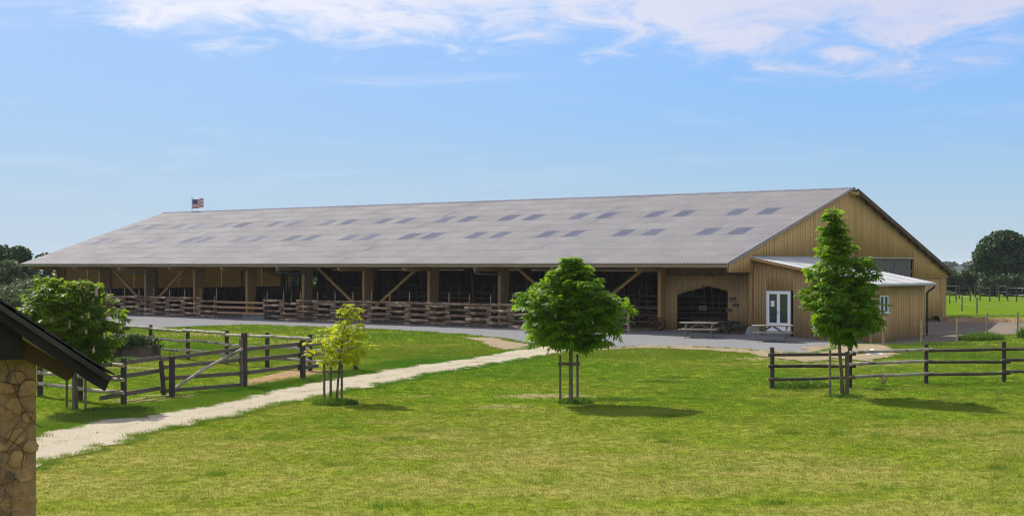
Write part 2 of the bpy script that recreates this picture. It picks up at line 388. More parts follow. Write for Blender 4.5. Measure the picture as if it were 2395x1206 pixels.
def glass_mat(name, col=(0.03, 0.035, 0.04)):
    m, h, p, out = new_mat(name)
    v = h.new('ShaderNodeTexCoord').outputs['Object']
    h.put(p.inputs['Base Color'], h.mix(h.noise(v, 1.5, 3), col, tuple(c*1.6 for c in col)))
    p.inputs['Roughness'].default_value = 0.04; p.inputs['Specular IOR Level'].default_value = 0.6
    return m
M['glass'] = glass_mat('dark_glass')
def translucent_mat(name, c1, c2, tr=0.6, rough=0.4, scale=1.5, rnd=0.0):
    m, h, p, out = new_mat(name)
    v = h.new('ShaderNodeTexCoord').outputs['Object']
    col = h.mix(h.ramp(h.noise(v, scale, 6, 0.65), 0.3, 0.7), c1, c2)
    h.put(p.inputs['Base Color'], col); p.inputs['Roughness'].default_value = rough
    t = h.new('ShaderNodeBsdfTranslucent'); h.put(t.inputs[0], col)
    mx = h.new('ShaderNodeMixShader'); mx.inputs[0].default_value = tr
    h.l.new(p.outputs[0], mx.inputs[1]); h.l.new(t.outputs[0], mx.inputs[2]); h.l.new(mx.outputs[0], out.inputs[0])
    return m
M['panel'] = translucent_mat('tan_panel', (0.36, 0.275, 0.13), (0.44, 0.34, 0.17), 0.28, 0.6)
M['panel2'] = mat('brown_ply', (0.20, 0.145, 0.075), (0.25, 0.18, 0.095), 2.0, 0.8)
M['skylight'] = translucent_mat('skylight_sheet', (0.215, 0.23, 0.295), (0.25, 0.265, 0.33), 0.3, 0.6)
M['poly'] = translucent_mat('corrugated_polycarbonate', (0.13, 0.12, 0.11), (0.20, 0.19, 0.175), 0.25, 0.2, 2.0)

M['leafC'] = leaf_mat('chestnut_leaf', (0.026, 0.088, 0.004), (0.13, 0.235, 0.008), 0.5, (0.27, 0.46, 0.008))
M['leafA'] = leaf_mat('chestnut_leaf_olive', (0.026, 0.074, 0.006), (0.12, 0.19, 0.010), 0.46, (0.25, 0.37, 0.010))
M['leafD'] = leaf_mat('chestnut_leaf_fresh', (0.028, 0.092, 0.004), (0.125, 0.225, 0.008), 0.5, (0.26, 0.45, 0.008))
M['leafB'] = leaf_mat('chestnut_leaf_yellow', (0.19, 0.24, 0.004), (0.34, 0.38, 0.006), 0.52, (0.55, 0.60, 0.006))
M['oak'] = leaf_mat('oak_leaf', (0.012, 0.034, 0.008), (0.036, 0.075, 0.016), 0.25, (0.05, 0.10, 0.02))
M['hedge'] = leaf_mat('hedge_leaf', (0.018, 0.036, 0.010), (0.045, 0.075, 0.018), 0.25, (0.06, 0.10, 0.02))
M['willow'] = leaf_mat('grey_leaf', (0.05, 0.075, 0.030), (0.10, 0.13, 0.055), 0.3, (0.12, 0.16, 0.05))
M['farwood'] = leaf_mat('far_wood_leaf', (0.020, 0.045, 0.016), (0.045, 0.075, 0.025), 0.15, (0.05, 0.08, 0.03))
M['weed'] = leaf_mat('weed_leaf', (0.035, 0.085, 0.012), (0.085, 0.15, 0.02), 0.4, (0.13, 0.24, 0.02))
M['flower'] = flat('yellow_flower', (0.75, 0.55, 0.02))

# ------------------------------------------------------------------ ground and paths
def grow(a, b, step, end, ratio=1.25):
    core = list(np.arange(a, b+1e-6, step)); s = step; x = b; hi = []
    while x < end: s *= ratio; x += s; hi.append(x)
    s = step; x = a; lo = []
    while x > -end: s *= ratio; x -= s; lo.append(x)
    return np.array(lo[::-1]+core+hi)
WEAR = []      # (x, y, rx, ry, amount) bare patches
def wear_at(px, py, rx, ry, a=1.0):
    p = gp(px, py); WEAR.append((p.x, p.y, rx, ry, a))
for a in [(1270, 925, 1.6, 0.9), (1190, 948, 1.0, .6, .8), (1120, 955, .9, .5, .6), (985, 925, .8, .5, .7), (1420, 890, .8, .7, .5), (1480, 903, .9, .6, .45),
          (640, 890, 1.6, 1.3, 1.0), (580, 900, 1.2, .8, .8), (420, 925, 1.8, 1.0, .7), (330, 935, 1.4, 0.9, .8), (300, 860, 2.2, 1.4, .7), (400, 850, 1.8, 1.0, .45),
          (650, 800, 3.0, 2.6, .6), (470, 782, 4.5, 2.4, .7), (1900, 838, 2.6, 1.6, 1.0), (2000, 850, 3.5, 2.0, .8), (2180, 845, 4.5, 2.0, .6), (1770, 838, 1.6, 1.2, .8),
          (2000, 910, 1.4, .5, .6), (2260, 805, 2.5, 1.0, .8), (1450, 822, 1.4, 1.0, .5), (130, 690, 8, 12, .5), (1700, 1010, 1.0, .5, .25), (700, 1100, 1.2, .6, .3), (1500, 1180, 1.2, .5, .3), (2200, 1120, 1.2, .5, .2)]:
    wear_at(*a)
def wear(x, y):
    w = np.zeros_like(np.asarray(x, float))
    for (cx, cy, rx, ry, a) in WEAR:
        w = np.maximum(w, a*np.exp(-(((x-cx)/rx)**2+((y-cy)/ry)**2)))
    return w
gx = grow(-32, 32, 0.5, 3000); gy = grow(14, 100, 0.5, 3000)
GX, GY = np.meshgrid(gx, gy); GZ = Zg(GX, GY)
nx, ny = len(gx), len(gy)
idx = np.arange(nx*ny).reshape(ny, nx)
quads = np.stack([idx[:-1,:-1], idx[:-1,1:], idx[1:,1:], idx[1:,:-1]], -1).reshape(-1, 4)
gm = np_mesh('ground', np.stack([GX, GY, GZ], -1).reshape(-1, 3), [quads], M['ground'], {'wear': wear(GX, GY).ravel()})
gm.polygons.foreach_set('use_smooth', [True]*len(gm.polygons))
struct(place('ground', gm), 'mown green lawn and meadow with worn bare patches')

def smooth_poly(pts, step=0.35, jit=0.0, seed=1):
    r = np.random.default_rng(seed); out = []
    n = len(pts)
    for i in range(n):
        a = np.array(pts[i][:2]); b = np.array(pts[(i+1) % n][:2]); L = np.linalg.norm(b-a); k = max(1, int(L/step))
        for j in range(k): out.append(a+(b-a)*j/k)
    out = np.array(out)
    if jit:
        nz = r.normal(size=(len(out), 2)); nz = (nz+np.roll(nz, 1, 0)+np.roll(nz, 2, 0))/3+0.6*r.normal(size=(len(out), 2))
        out = out+nz*jit
    return out
def inside(poly, x, y):
    x = np.asarray(x); y = np.asarray(y); c = np.zeros(x.shape, bool); n = len(poly)
    x0, y0 = poly[-1]
    for i in range(n):
        x1, y1 = poly[i]
        if y1 != y0:
            t = ((y1 > y) != (y0 > y)) & (x < (x0-x1)*(y-y1)/(y0-y1)+x1); c ^= t
        x0, y0 = x1, y1
    return c
POLYS = []
def sheet(name, pts, m, lift, jit=0.12, seed=1, label=None, step=0.4):
    """a ground sheet draped over the terrain: outline with frayed edge, triangulated on a grid of strips"""
    import bmesh
    poly = smooth_poly(pts, step, jit, seed); POLYS.append(poly)
    bm = bmesh.new(); vs = [bm.verts.new((p[0], p[1], 0)) for p in poly]
    f = bm.faces.new(vs); bmesh.ops.triangulate(bm, faces=[f])
    x0, y0 = poly.min(0); x1, y1 = poly.max(0)
    for ax, a, b in ((0, x0, x1), (1, y0, y1)):
        for c in np.arange(math.floor(a)+1.01, b, 2.0):
            co = (c, 0, 0) if ax == 0 else (0, c, 0); no = (1, 0, 0) if ax == 0 else (0, 1, 0)
            bmesh.ops.bisect_plane(bm, geom=bm.verts[:]+bm.edges[:]+bm.faces[:], plane_co=co, plane_no=no)
    for v in bm.verts: v.co.z = float(Zg(v.co.x, v.co.y))+lift
    bmesh.ops.recalc_face_normals(bm, faces=bm.faces[:])
    me = bpy.data.meshes.new(name); bm.to_mesh(me); bm.free(); me.materials.append(m)
    if len(me.polygons) and sum(p.normal.z for p in me.polygons) < 0: me.flip_normals()
    return struct(place(name, me), label)
P = lambda L: [gp(*q) for q in L]
path_up = [(-60, 1068), (40, 1036), (138, 1005), (258, 982), (369, 970), (500, 945), (574, 925), (698, 902), (758, 893), (900, 866), (1050, 844), (1150, 829), (1240, 814), (1300, 808)]
path_lo = [(1400, 812), (1330, 824), (1270, 834), (1180, 848), (1100, 862), (900, 900), (822, 912), (710, 936), (524, 977), (369, 1008), (230, 1050), (88, 1090), (-60, 1150)]
yard = [(1410, 815), (1500, 811), (1620, 812), (1720, 817), (1800, 823), (1880, 829), (1935, 822), (1960, 806), (2020, 803)]
BA = math.atan2(-0.634, 0.773); P0 = Vector((12.96, 80.6, 0.0))
def bl(lx, ly, z=0):        # barn local -> world
    return Vector((P0.x+0.773*lx+0.634*ly, P0.y-0.634*lx+0.773*ly, z))
yard_pts = P(yard)+[bl(6.8, 0.3), bl(0.2, 0.0), bl(-67, 0.0), bl(-69, -3.2)]+P([(265, 766), (330, 768), (450, 763), (600, 759), (722, 764), (850, 768), (1000, 775), (1100, 783), (1170, 790), (1215, 800), (1260, 808), (1300, 806)])
sheet('gravel_yard', yard_pts, M['yard'], 0.016, 0.16, 3, 'grey gravel yard along the front of the barn')
sheet('path', P(path_up)+P(path_lo), M['path'], 0.022, 0.17, 5, 'cream gravel track crossing the lawn to the barn')
sheet('bare_earth', P([(1085, 789), (1150, 790), (1210, 800), (1262, 810), (1240, 816), (1190, 820), (1150, 812), (1130, 800)]), M['sand'], 0.028, 0.14, 7, 'sandy bare patch beside the track')
sheet('bare_earth', P([(1880, 815), (1960, 803), (2060, 806), (2100, 830), (2040, 846), (1960, 838), (1900, 836)]), M['sand'], 0.030, 0.16, 8, 'sandy bare earth at the edge of the gravel behind the rail fence')
sheet('bare_earth', P([(1385, 816), (1500, 808), (1620, 809), (1720, 814), (1800, 820), (1890, 826), (1925, 830), (1950, 842), (1880, 848), (1810, 838), (1740, 826), (1650, 819), (1560, 815), (1480, 815), (1400, 820)]), M['sand'], 0.026, 0.16, 11, 'tan dry strip between the lawn and the gravel yard')
sheet('bare_earth', [gp(2030, 805), gp(2130, 806), gp(2230, 800), gp(2330, 785), gp(2440, 778), gp(2440, 757), gp(2330, 753), bl(0.3, 27.6), bl(0.3, 6.8), bl(7.2, 6.8), bl(7.2, 0.2)], M['darkearth'], 0.012, 0.15, 9, 'grey-brown bare earth beside the timber annex')
sheet('bare_earth', P([(560, 905), (600, 884), (690, 864), (770, 866), (790, 874), (716, 891), (640, 904)]), M['chips'], 0.012, 0.12, 10, 'reddish wood chips on the ground inside the pen')
fl = MB(); fl.box((-65.2, 0, -0.4), (-0.05, 25.8, -0.045)); 
struct(fl.build('barn_floor', M['barnfloor'], None, loc=P0, rz=BA), 'trodden sand floor under the barn roof')

# ------------------------------------------------------------------ barn
barn = tag(empty('barn', P0, BA), 'long timber barn with grey corrugated roof and open front of glulam posts', 'barn')
BAY = 5.93; XE = -66.4; EY, EZ = -2.6, 3.65; RY, RZ = 11.85, 8.2; FY, FZ = 26.25, 3.05
def roofz(y): return EZ+(y-EY)*(RZ-EZ)/(RY-EY) if y <= RY else RZ+(y-RY)*(FZ-RZ)/(FY-RY)
pitch = 0.215
def corr_sheet(s0, s1, a, b, lift0, lift1, amp, pt, p_lo, p_hi, lip=0.014, seg=4):
    """corrugated sheet running from p_lo(lower edge y,z) to p_hi along slope; s along local x (negative)"""
    n = max(2, int(round((s1-s0)/pt*seg))); xs = np.linspace(s0, s1, n+1)
    wv = amp*np.cos(2*np.pi*xs/pt)
    dy, dz = p_hi[0]-p_lo[0], p_hi[1]-p_lo[1]; L = math.hypot(dy, dz); ny_, nz_ = -dz/L, dy/L
    rows = []
    for (t, lf) in ((a, lift0-lip), (a, lift0), (a, lift0), (b, lift1)):
        y = p_lo[0]+dy*t; z = p_lo[1]+dz*t
        rows.append(np.stack([-xs, y+ny_*(wv+lf), z+nz_*(wv+lf)], -1))
    v = np.concatenate(rows); m_ = n+1; q = []
    for r_ in (0, 2):
        i = np.arange(n)+r_*m_
        q.append(np.stack([i+1, i, i+m_, i+m_+1], -1))
    return v, np.concatenate(q)
NR = 11
def add_sheet(name, s0, s1, r, m_):
    v, q = corr_sheet(s0, s1, r/NR, (r+1.06)/NR if r < NR-1 else 1.0, 0.054, 0.042, 0.038, pitch, (EY, EZ), (RY, RZ), seg=6)
    c = np.array([-(s0+s1)/2, 0, 0])
    me = np_mesh(name, v, [q], m_)
    me.polygons.foreach_set('use_smooth', [i >= len(q)//2 for i in range(len(q))])
    return place(name, me, barn)
for r in range(NR):
    if r in (4, 7):
        sh = 0.0 if r == 4 else 0.35
        edges = [(-0.2, 0.0+sh)]
        add_sheet('roof_sheet', -0.2, 2.08+sh, r, M['roof'])
        for k in range(11):
            b0 = BAY*k+sh
            add_sheet('skylight', b0+2.08, b0+3.15, r, M['skylight'])
            add_sheet('roof_sheet', b0+3.15, b0+4.22, r, M['roof'])
            add_sheet('skylight', b0+4.22, b0+5.29, r, M['skylight'])
            add_sheet('roof_sheet', b0+5.29, (b0+BAY+2.08) if k < 10 else 66.4, r, M['roof'])
    else:
        st = 0.0 if r % 2 == 0 else 1.4
        cuts = [-0.2]+[st+2.966*k for k in range(1 if st == 0 else 0, 23) if 0.3 < st+2.966*k < 65.5]+[66.4]
        for a, b in zip(cuts[:-1], cuts[1:]): add_sheet('roof_sheet', a, b, r, M['roof'])
# far slope, one run of sheets per three bays
for k in range(4):
    s0 = -0.2+16.65*k; s1 = s0+16.65
    v, q = corr_sheet(s0, s1, 0, 1, 0.05, 0.05, 0.024, pitch, (FY, FZ), (RY, RZ), seg=3)
    v[:, 1:] = v[:, 1:]; me = np_mesh('roof_sheet', v, [q[:, ::-1]], M['roof']); place('roof_sheet', me, barn)
# ridge caps
for k in range(12):
    s0 = -0.25+5.56*k; s1 = s0+5.6; b = MB()
    dl = 0.24; za = RZ+0.085-dl*0.315; zb = RZ+0.085-dl*0.36
    n = 32; vs = []
    for i in range(n+1):
        x = -(s0+(s1-s0)*i/n); wv = 0.02*math.cos(2*math.pi*(s0+(s1-s0)*i/n)/pitch)
        vs += [(x, RY-dl, za+wv-0.03), (x, RY-dl, za+wv), (x, RY-0.05, RZ+0.10), (x, RY+0.05, RZ+0.10), (x, RY+dl, zb)]
    fs = []
    for i in range(n):
        for j in range(4): fs.append((i*5+j, i*5+j+1, i*5+5+j+1, i*5+5+j))
    b.add(vs, fs); b.build('ridge_cap', M['ridge'], barn)
# purlins
for j in range(11):
    y = EY+0.35+j*(RY-EY-0.5)/10; b = MB(); z = roofz(y)-0.13
    b.box((-66.2, y-0.04, z-0.11), (0.12, y+0.04, z+0.07)); b.build('purlin', M['timber'], barn)
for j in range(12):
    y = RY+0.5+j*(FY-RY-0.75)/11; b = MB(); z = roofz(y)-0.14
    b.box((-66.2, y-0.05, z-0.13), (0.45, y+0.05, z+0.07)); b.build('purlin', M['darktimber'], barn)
b = MB(); b.bar((0.0, RY-0.2, RZ-0.28), (0.55, RY-0.2, RZ-0.28), 0.5, 0.2); b.build('ridge_beam', M['timber'], barn)
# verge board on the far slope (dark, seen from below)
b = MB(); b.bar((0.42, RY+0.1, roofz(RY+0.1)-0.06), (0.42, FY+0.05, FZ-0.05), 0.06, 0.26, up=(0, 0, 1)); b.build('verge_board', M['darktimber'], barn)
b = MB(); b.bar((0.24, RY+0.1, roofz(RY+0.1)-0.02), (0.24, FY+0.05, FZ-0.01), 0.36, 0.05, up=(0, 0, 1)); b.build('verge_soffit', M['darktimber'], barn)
b = MB(); b.bar((0.22, EY-0.02, EZ+0.0), (0.22, RY-0.1, RZ+0.0), 0.03, 0.06); b.build('verge_flashing', M['roof'], barn)
# portal frames
for i in range(12):
    x = -BAY*i; t = 0.11
    if i == 0: t = 0.13
    for side in (0, 1):
        b = MB(); y0, d0, d1 = (0.0, 0.60, 0.98); zt = 3.45 if side == 0 else 3.05
        ya = lambda yy: yy if side == 0 else 25.7-yy
        vs = [(x-t, ya(0), -0.15), (x+t, ya(0), -0.15), (x+t, ya(d0), -0.15), (x-t, ya(d0), -0.15), (x-t, ya(0), zt), (x+t, ya(0), zt), (x+t, ya(d1), zt+0.3), (x-t, ya(d1), zt+0.3)]
        if side: vs = [vs[k] for k in (1, 0, 3, 2, 5, 4, 7, 6)]
        b.hexa(vs); b.build('frame_post', M['glulam'], barn)
    if i > 0:
        b = MB()
        b.bar((x, 0.4, roofz(0.4)-0.42), (x, RY, RZ-0.5), 0.18, 0.5); b.build('rafter', M['glulam'], barn)
        b = MB(); b.bar((x, 25.3, roofz(25.3)-0.42), (x, RY, RZ-0.5), 0.18, 0.5); b.build('rafter', M['glulam'], barn)
    # outrigger carrying the eave
    b = MB(); yo = -2.35; zz = 3.36
    vs = []; prof = [(0.05, zz-0.14), (yo+0.25, zz-0.14), (yo+0.08, zz-0.09), (yo, zz), (yo+0.02, zz+0.11), (0.05, zz+0.16)]
    for xx in (x-0.09, x+0.09): vs += [(xx, p[0], p[1]) for p in prof]
    n = len(prof); fs = [tuple(range(n)), tuple(range(2*n-1, n-1, -1))]+[(k, n+k, n+(k+1) % n, (k+1) % n) for k in range(n)]
    b.add(vs, fs); b.build('outrigger', M['timber'], barn)
# V bracing in the front plane
for i in (2, 5, 9):
    for sgn in (-1, 1):
        b = MB(); b.bar((-BAY*i+0.16*sgn, 0.30, 0.35), (-BAY*i+sgn*4.9, 0.30, 3.55), 0.14, 0.17); b.build('brace', M['timber'], barn)
# eave beam
b = MB(); b.box((-65.3, 0.10, 3.42), (0.0, 0.24, 3.66)); b.build('eave_beam', M['timber'], barn)
# gutter: half-round channel in lengths
for k in range(11):
    s0 = -0.15+6.04*k; s1 = s0+6.03; n = 8; vs = []; r_ = 0.085
    cy, cz = EY-0.09, EZ-0.06
    for x in (-s0, -s1):
        for j in range(n+1):
            th = math.pi+math.pi*j/n
            vs.append((x, cy+r_*math.cos(th), cz+r_*math.sin(th)))
        for j in range(n+1):
            th = 2*math.pi-math.pi*j/n
            vs.append((x, cy+(r_-0.012)*math.cos(th), cz+(r_-0.012)*math.sin(th)))
    m_ = 2*(n+1); fs = [(j, (j+1) % m_, m_+(j+1) % m_, m_+j) for j in range(m_)]
    b = MB(); b.add(vs, fs+[tuple(range(m_))[::-1], tuple(range(m_, 2*m_))]); b.build('gutter', M['zinc'], barn)
for i in (3, 6, 9, 11):
    x = -BAY*i+0.32; b = MB()
    b.tube([(x, EY-0.09, EZ-0.16), (x, EY-0.09, EZ-0.45), (x, EY+0.05, EZ-0.56), (x, -0.22, EZ-0.62), (x, -0.10, EZ-0.72), (x, -0.10, -0.12)], 0.05, 8)
    b.build('downpipe', M['pipe'], barn, smooth=True)

def clad(name, par, axis, pos, t0, t1, zlo, zhi, m_, bw=0.15, th=0.022, facing=1, holes=(), seed=0, var=0.02):
    """vertical boards side by side; axis 'y': wall in plane x=pos running along y; axis 'x': plane y=pos"""
    r = np.random.default_rng(seed); V = []; Q = []; T = []
    t = t0; k = 0
    while t < t1-0.02:
        w_ = min(bw*r.uniform(0.85, 1.15), t1-t); a, b_ = t-0.008, t+w_+0.008; k += 1
        segs = [((zlo(a), zlo(b_)), (zhi(a), zhi(b_)))]
        for (h0, h1, hz0, hz1) in holes:
            if b_ > h0 and a < h1:
                ns = []
                for (l, u_) in segs:
                    if callable(hz1): top = (hz1(a), hz1(b_))
                    else: top = (hz1, hz1)
                    if hz0 > max(l)+0.02: ns.append((l, (min(hz0, u_[0]), min(hz0, u_[1]))))
                    if min(u_) > max(top)+0.02: ns.append((top, u_))
                segs = ns
        dd = (0.018 if k % 2 else 0.0)+r.uniform(0, var*0.3)
        for (l, u_) in segs:
            jz = r.uniform(-var, var)
            p0, p1 = pos+facing*dd, pos+facing*(dd+th); tone = r.uniform()
            pts = []
            for pz in (p0, p1):
                for (tt, zz) in ((a, l[0]+jz), (b_, l[1]+jz), (b_, u_[1]), (a, u_[0])):
                    pts.append((pz, tt, zz) if axis == 'y' else (tt, pz, zz))
            o = len(V); V += pts; T += [tone]*8
            Q += [(o+4, o+5, o+6, o+7), (o, o+3, o+2, o+1), (o, o+1, o+5, o+4), (o+1, o+2, o+6, o+5), (o+2, o+3, o+7, o+6), (o+3, o+0, o+4, o+7)]
        t += w_
    me = np_mesh(name, np.array(V), [np.array(Q)], m_, {'tone': T})
    o = place(name, me, par); o['kind'] = 'stuff'; return o
C0 = lambda c: (lambda t: c)
# near gable: upper cladding, lower cladding, clear strip, right part
clad('plank_cladding', barn, 'y', 0.10, -2.42, 0.0, C0(3.22), lambda y: roofz(y)-0.03, M['clad'], seed=1)
clad('plank_cladding', barn, 'y', 0.10, 0.0, 20.6, C0(4.08), lambda y: roofz(y)-0.03, M['clad'], seed=2)
clad('plank_cladding', barn, 'y', 0.10, 20.6, 26.0, C0(2.82), lambda y: roofz(y)-0.03, M['clad'], seed=3)
clad('plank_cladding', barn, 'y', 0.05, 0.25, 20.6, C0(-0.25), C0(4.06), M['clad'], seed=4, holes=((8.6, 20.4, 2.35, 3.98),))
clad('plank_cladding', barn, 'y', 0.05, 20.6, 25.85, C0(-0.25), C0(2.80), M['clad'], seed=5)
b = MB(); b.box((0.10, -0.05, 4.03), (0.19, 20.6, 4.09)); b.build('drip_board', M['roofwhite'], barn)
b = MB(); b.box((0.11, 20.6, 2.76), (0.18, 25.95, 2.83)); b.build('drip_board', M['timber'], barn)
for j in range(6):
    ya, yb = 8.62+j*1.96, 8.62+(j+1)*1.96-0.05; n = 80; vs = []; 
    for i in range(n+1):
        y = ya+(yb-ya)*i/n; xx = 0.055+0.012*math.cos(2*math.pi*y/0.076)
        vs += [(xx, y, 2.36), (xx, y, 3.97)]
    b = MB(); b.add(vs, [(2*i, 2*i+2, 2*i+3, 2*i+1) for i in range(n)]); b.build('clear_sheet', M['poly'], barn)
# boarded facade with arched gateway between the two nearest frames
def arch_top(x):
    u_ = (x+2.95)/1.78      # opening centre x=-2.95, half width 1.78
    return 2.42-0.42*abs(u_)**1.1 + 0.02*math.sin(x*37)
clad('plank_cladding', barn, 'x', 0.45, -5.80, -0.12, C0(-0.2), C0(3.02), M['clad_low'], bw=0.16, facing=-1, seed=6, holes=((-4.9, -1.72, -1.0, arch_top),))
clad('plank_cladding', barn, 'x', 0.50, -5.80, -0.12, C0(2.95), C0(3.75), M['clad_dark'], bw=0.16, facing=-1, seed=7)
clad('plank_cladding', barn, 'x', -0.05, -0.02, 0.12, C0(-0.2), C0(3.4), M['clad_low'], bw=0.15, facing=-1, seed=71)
# far gable: dark wainscot below, tan panels above
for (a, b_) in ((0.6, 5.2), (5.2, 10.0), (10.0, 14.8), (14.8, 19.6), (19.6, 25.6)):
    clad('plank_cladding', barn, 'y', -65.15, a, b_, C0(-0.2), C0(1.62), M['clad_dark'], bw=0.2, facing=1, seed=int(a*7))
for j, (a, b_) in enumerate(((0.7, 2.9), (2.95, 5.1), (5.3, 7.6), (7.65, 9.9), (10.1, 12.4), (12.45, 14.7), (14.9, 17.2), (17.25, 19.5), (19.7, 22.0), (22.05, 24.3))):
    bb = MB(); bb.box((-65.17, a, 1.60), (-65.12, b_, 3.62)); bb.build('wall_panel', M['panel'], barn)
for y in (0.65, 5.2, 10.0, 14.8, 19.6):
    bb = MB(); bb.box((-65.25, y-0.09, -0.15), (-65.03, y+0.09, roofz(y)-0.3)); bb.build('gable_post', M['glulam'], barn)
bb = MB(); bb.box((-65.22, 0.6, 3.62), (-65.08, 25.7, 3.85)); bb.build('gable_beam', M['timber'], barn)
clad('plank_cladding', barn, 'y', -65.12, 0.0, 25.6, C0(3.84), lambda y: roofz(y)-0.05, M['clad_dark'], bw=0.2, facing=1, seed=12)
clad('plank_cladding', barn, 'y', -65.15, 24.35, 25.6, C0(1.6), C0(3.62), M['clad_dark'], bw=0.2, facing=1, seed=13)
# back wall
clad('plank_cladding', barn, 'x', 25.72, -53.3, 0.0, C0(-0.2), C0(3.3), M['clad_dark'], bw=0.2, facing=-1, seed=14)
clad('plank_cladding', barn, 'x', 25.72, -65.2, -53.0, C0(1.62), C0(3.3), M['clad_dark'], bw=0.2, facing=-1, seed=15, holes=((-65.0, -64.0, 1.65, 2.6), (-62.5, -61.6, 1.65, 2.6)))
for k in range(4):
    bb = MB(); bb.box((-65.1+3.0*k, 25.70, -0.15), (-65.1+3.0*k+2.96, 25.74, 1.60)); bb.build('wall_panel', M['panel2'], barn)
# wall flag and poster hang inside on the back wall panels
def flag_mesh(Wd, Hd, wave, thick=0.006):
    b = MB(); nxx = 14
    def pt(u_, v_, off=0.0):
        ph = u_*6.0
        return (u_*Wd, wave*(0.35+u_)*math.sin(ph)+off, -v_*Hd-wave*0.55*u_*math.sin(u_*5.0+0.6))
    for sidx, off in ((0, -thick/2), (1, thick/2)):
        for k in range(13):
            for i in range(nxx):
                u0, u1 = i/nxx, (i+1)/nxx
                mi = 2 if (k < 7 and u1 <= 0.43) else (0 if k % 2 == 0 else 1)
                vs = [pt(u0, k/13, off), pt(u1, k/13, off), pt(u1, (k+1)/13, off), pt(u0, (k+1)/13, off)]
                b.add(vs, [(0, 1, 2, 3) if sidx else (3, 2, 1, 0)], mi)
        for rr in range(5):            # star rows
            for cc in range(6):
                u0 = 0.035+cc*0.066; v0 = (0.06+rr*0.10)
                s_ = 0.014; o2 = off*2.2
                star = []
                for q in range(10):
                    rad = s_*(1.0 if q % 2 == 0 else 0.42); an = math.pi/2+q*math.pi/5
                    star.append(pt(u0+rad*math.cos(an)*0.62, v0-rad*math.sin(an), o2))
                b.add(star, [tuple(range(10)) if not sidx else tuple(range(9, -1, -1))], 1)
    return b
fm = [M['fl_red'], M['fl_white'], M['fl_blue']]
wf = tag(empty('wall_flag', bl(-60.7, 25.64, 1.50), BA), 'striped flag with starred blue canton hung flat on the inner wall of the barn', 'flag')
fb = flag_mesh(1.5, 1.05, 0.012); fb.build('cloth', fm, wf)
bb = MB(); bb.box((-0.02, -0.015, 0.0), (1.52, 0.015, 0.03)); bb.build('hanging_batten', M['darktimber'], wf)
ps = tag(empty('wall_poster', bl(-57.9, 25.64, 1.30), BA), 'small dark red poster with a pale figure on the inner barn wall', 'poster')
bb = MB(); bb.box((0, -0.01, -0.75), (0.6, 0.01, 0.0)); bb.build('backing', M['poster'], ps)
bb = MB()
for k in range(14):
    an0, an1 = 2*math.pi*k/14, 2*math.pi*(k+1)/14
    bb.add([(0.3, -0.014, -0.36), (0.3+0.15*math.cos(an0), -0.014, -0.36+0.24*math.sin(an0)), (0.3+0.15*math.cos(an1), -0.014, -0.36+0.24*math.sin(an1))], [(0, 1, 2)])
bb.build('print', M['poster_fig'], ps)
# ------------------------------------------------------------------ flag on the ridge
fg = tag(empty('ridge_flag', bl(-62.6, RY, RZ+0.10), 0), 'striped flag with starred blue canton flying from a pole on the barn ridge', 'flag')
bb = MB(); bb.tube([(0, 0, -0.25), (0, 0, 1.18)], [0.03, 0.024], 8); bb.tube([(0, 0, 1.18), (0, 0, 1.22), (0, 0, 1.25)], [0.03, 0.045, 0.01], 8); bb.build('pole', M['darkmetal'], fg, smooth=True)
fb = flag_mesh(0.98, 0.80, 0.15); fb.build('cloth', fm, fg, loc=(0.04, 0, 1.06))

# ------------------------------------------------------------------ lean-to annex
ann = tag(empty('timber_annex', P0, BA), 'low timber annex with pale sloping roof and white French doors on the barn gable', 'annex')
AX, AY0, AY1 = 7.0, 0.05, 6.65
def annz(x): return 4.02+(x-0.1)*(2.62-4.02)/7.3
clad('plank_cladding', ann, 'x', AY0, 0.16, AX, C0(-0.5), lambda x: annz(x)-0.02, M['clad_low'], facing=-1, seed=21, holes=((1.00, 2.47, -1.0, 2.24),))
clad('plank_cladding', ann, 'y', AX, AY0+0.02, AY1, C0(-0.55), C0(annz(AX)-0.02), M['clad'], facing=1, seed=22, holes=((1.08, 2.06, 1.12, 2.02),))
clad('plank_cladding', ann, 'x', AY1, 0.16, AX, C0(-0.5), lambda x: annz(x)-0.02, M['clad'], facing=1, seed=23)
bb = MB(); bb.box((AX-0.02, AY0-0.05, -0.5), (AX+0.06, AY0+0.03, annz(AX)-0.02)); bb.build('corner_board', M['timber'], ann)
nsh = 7
for k in range(nsh):
    y0 = -0.28+k*(7.25/nsh); y1 = -0.28+(k+1)*(7.25/nsh)+0.03; n = int((y1-y0)/0.076*4); vs = []
    for i in range(n+1):
        y = y0+(y1-y0)*i/n; wv = 0.013*math.cos(2*math.pi*y/0.076)+(0.004 if k % 2 else 0)
        vs += [(7.42, y, annz(7.42)+0.02+wv), (7.42, y, annz(7.42)+0.04+wv), (0.12, y, annz(0.12)+0.04+wv)]
    bb = MB(); bb.add(vs, [f for i in range(n) for f in ((3*i, 3*i+3, 3*i+4, 3*i+1), (3*i+1, 3*i+4, 3*i+5, 3*i+2))]); bb.build('roof_sheet', M['roofwhite'], ann)
bb = MB(); bb.bar((0.12, -0.27, annz(0.12)-0.05), (7.4, -0.27, annz(7.4)-0.05), 0.03, 0.14); bb.build('verge_board', M['timber'], ann)
bb = MB(); bb.tube([(7.46, -0.3, annz(7.42)-0.04), (7.46, 7.05, annz(7.42)-0.06)], 0.075, 10); bb.build('gutter', M['zinc'], ann, smooth=True)
bb = MB(); bb.tube([(7.46, 6.95, annz(7.42)-0.1), (7.46, 6.95, annz(7.42)-0.22), (7.2, 6.80, annz(7.42)-0.42), (7.12, 6.74, annz(7.42)-0.55), (7.12, 6.74, -0.45)], 0.06, 8); bb.build('downpipe', M['darkpipe'], ann, smooth=True)
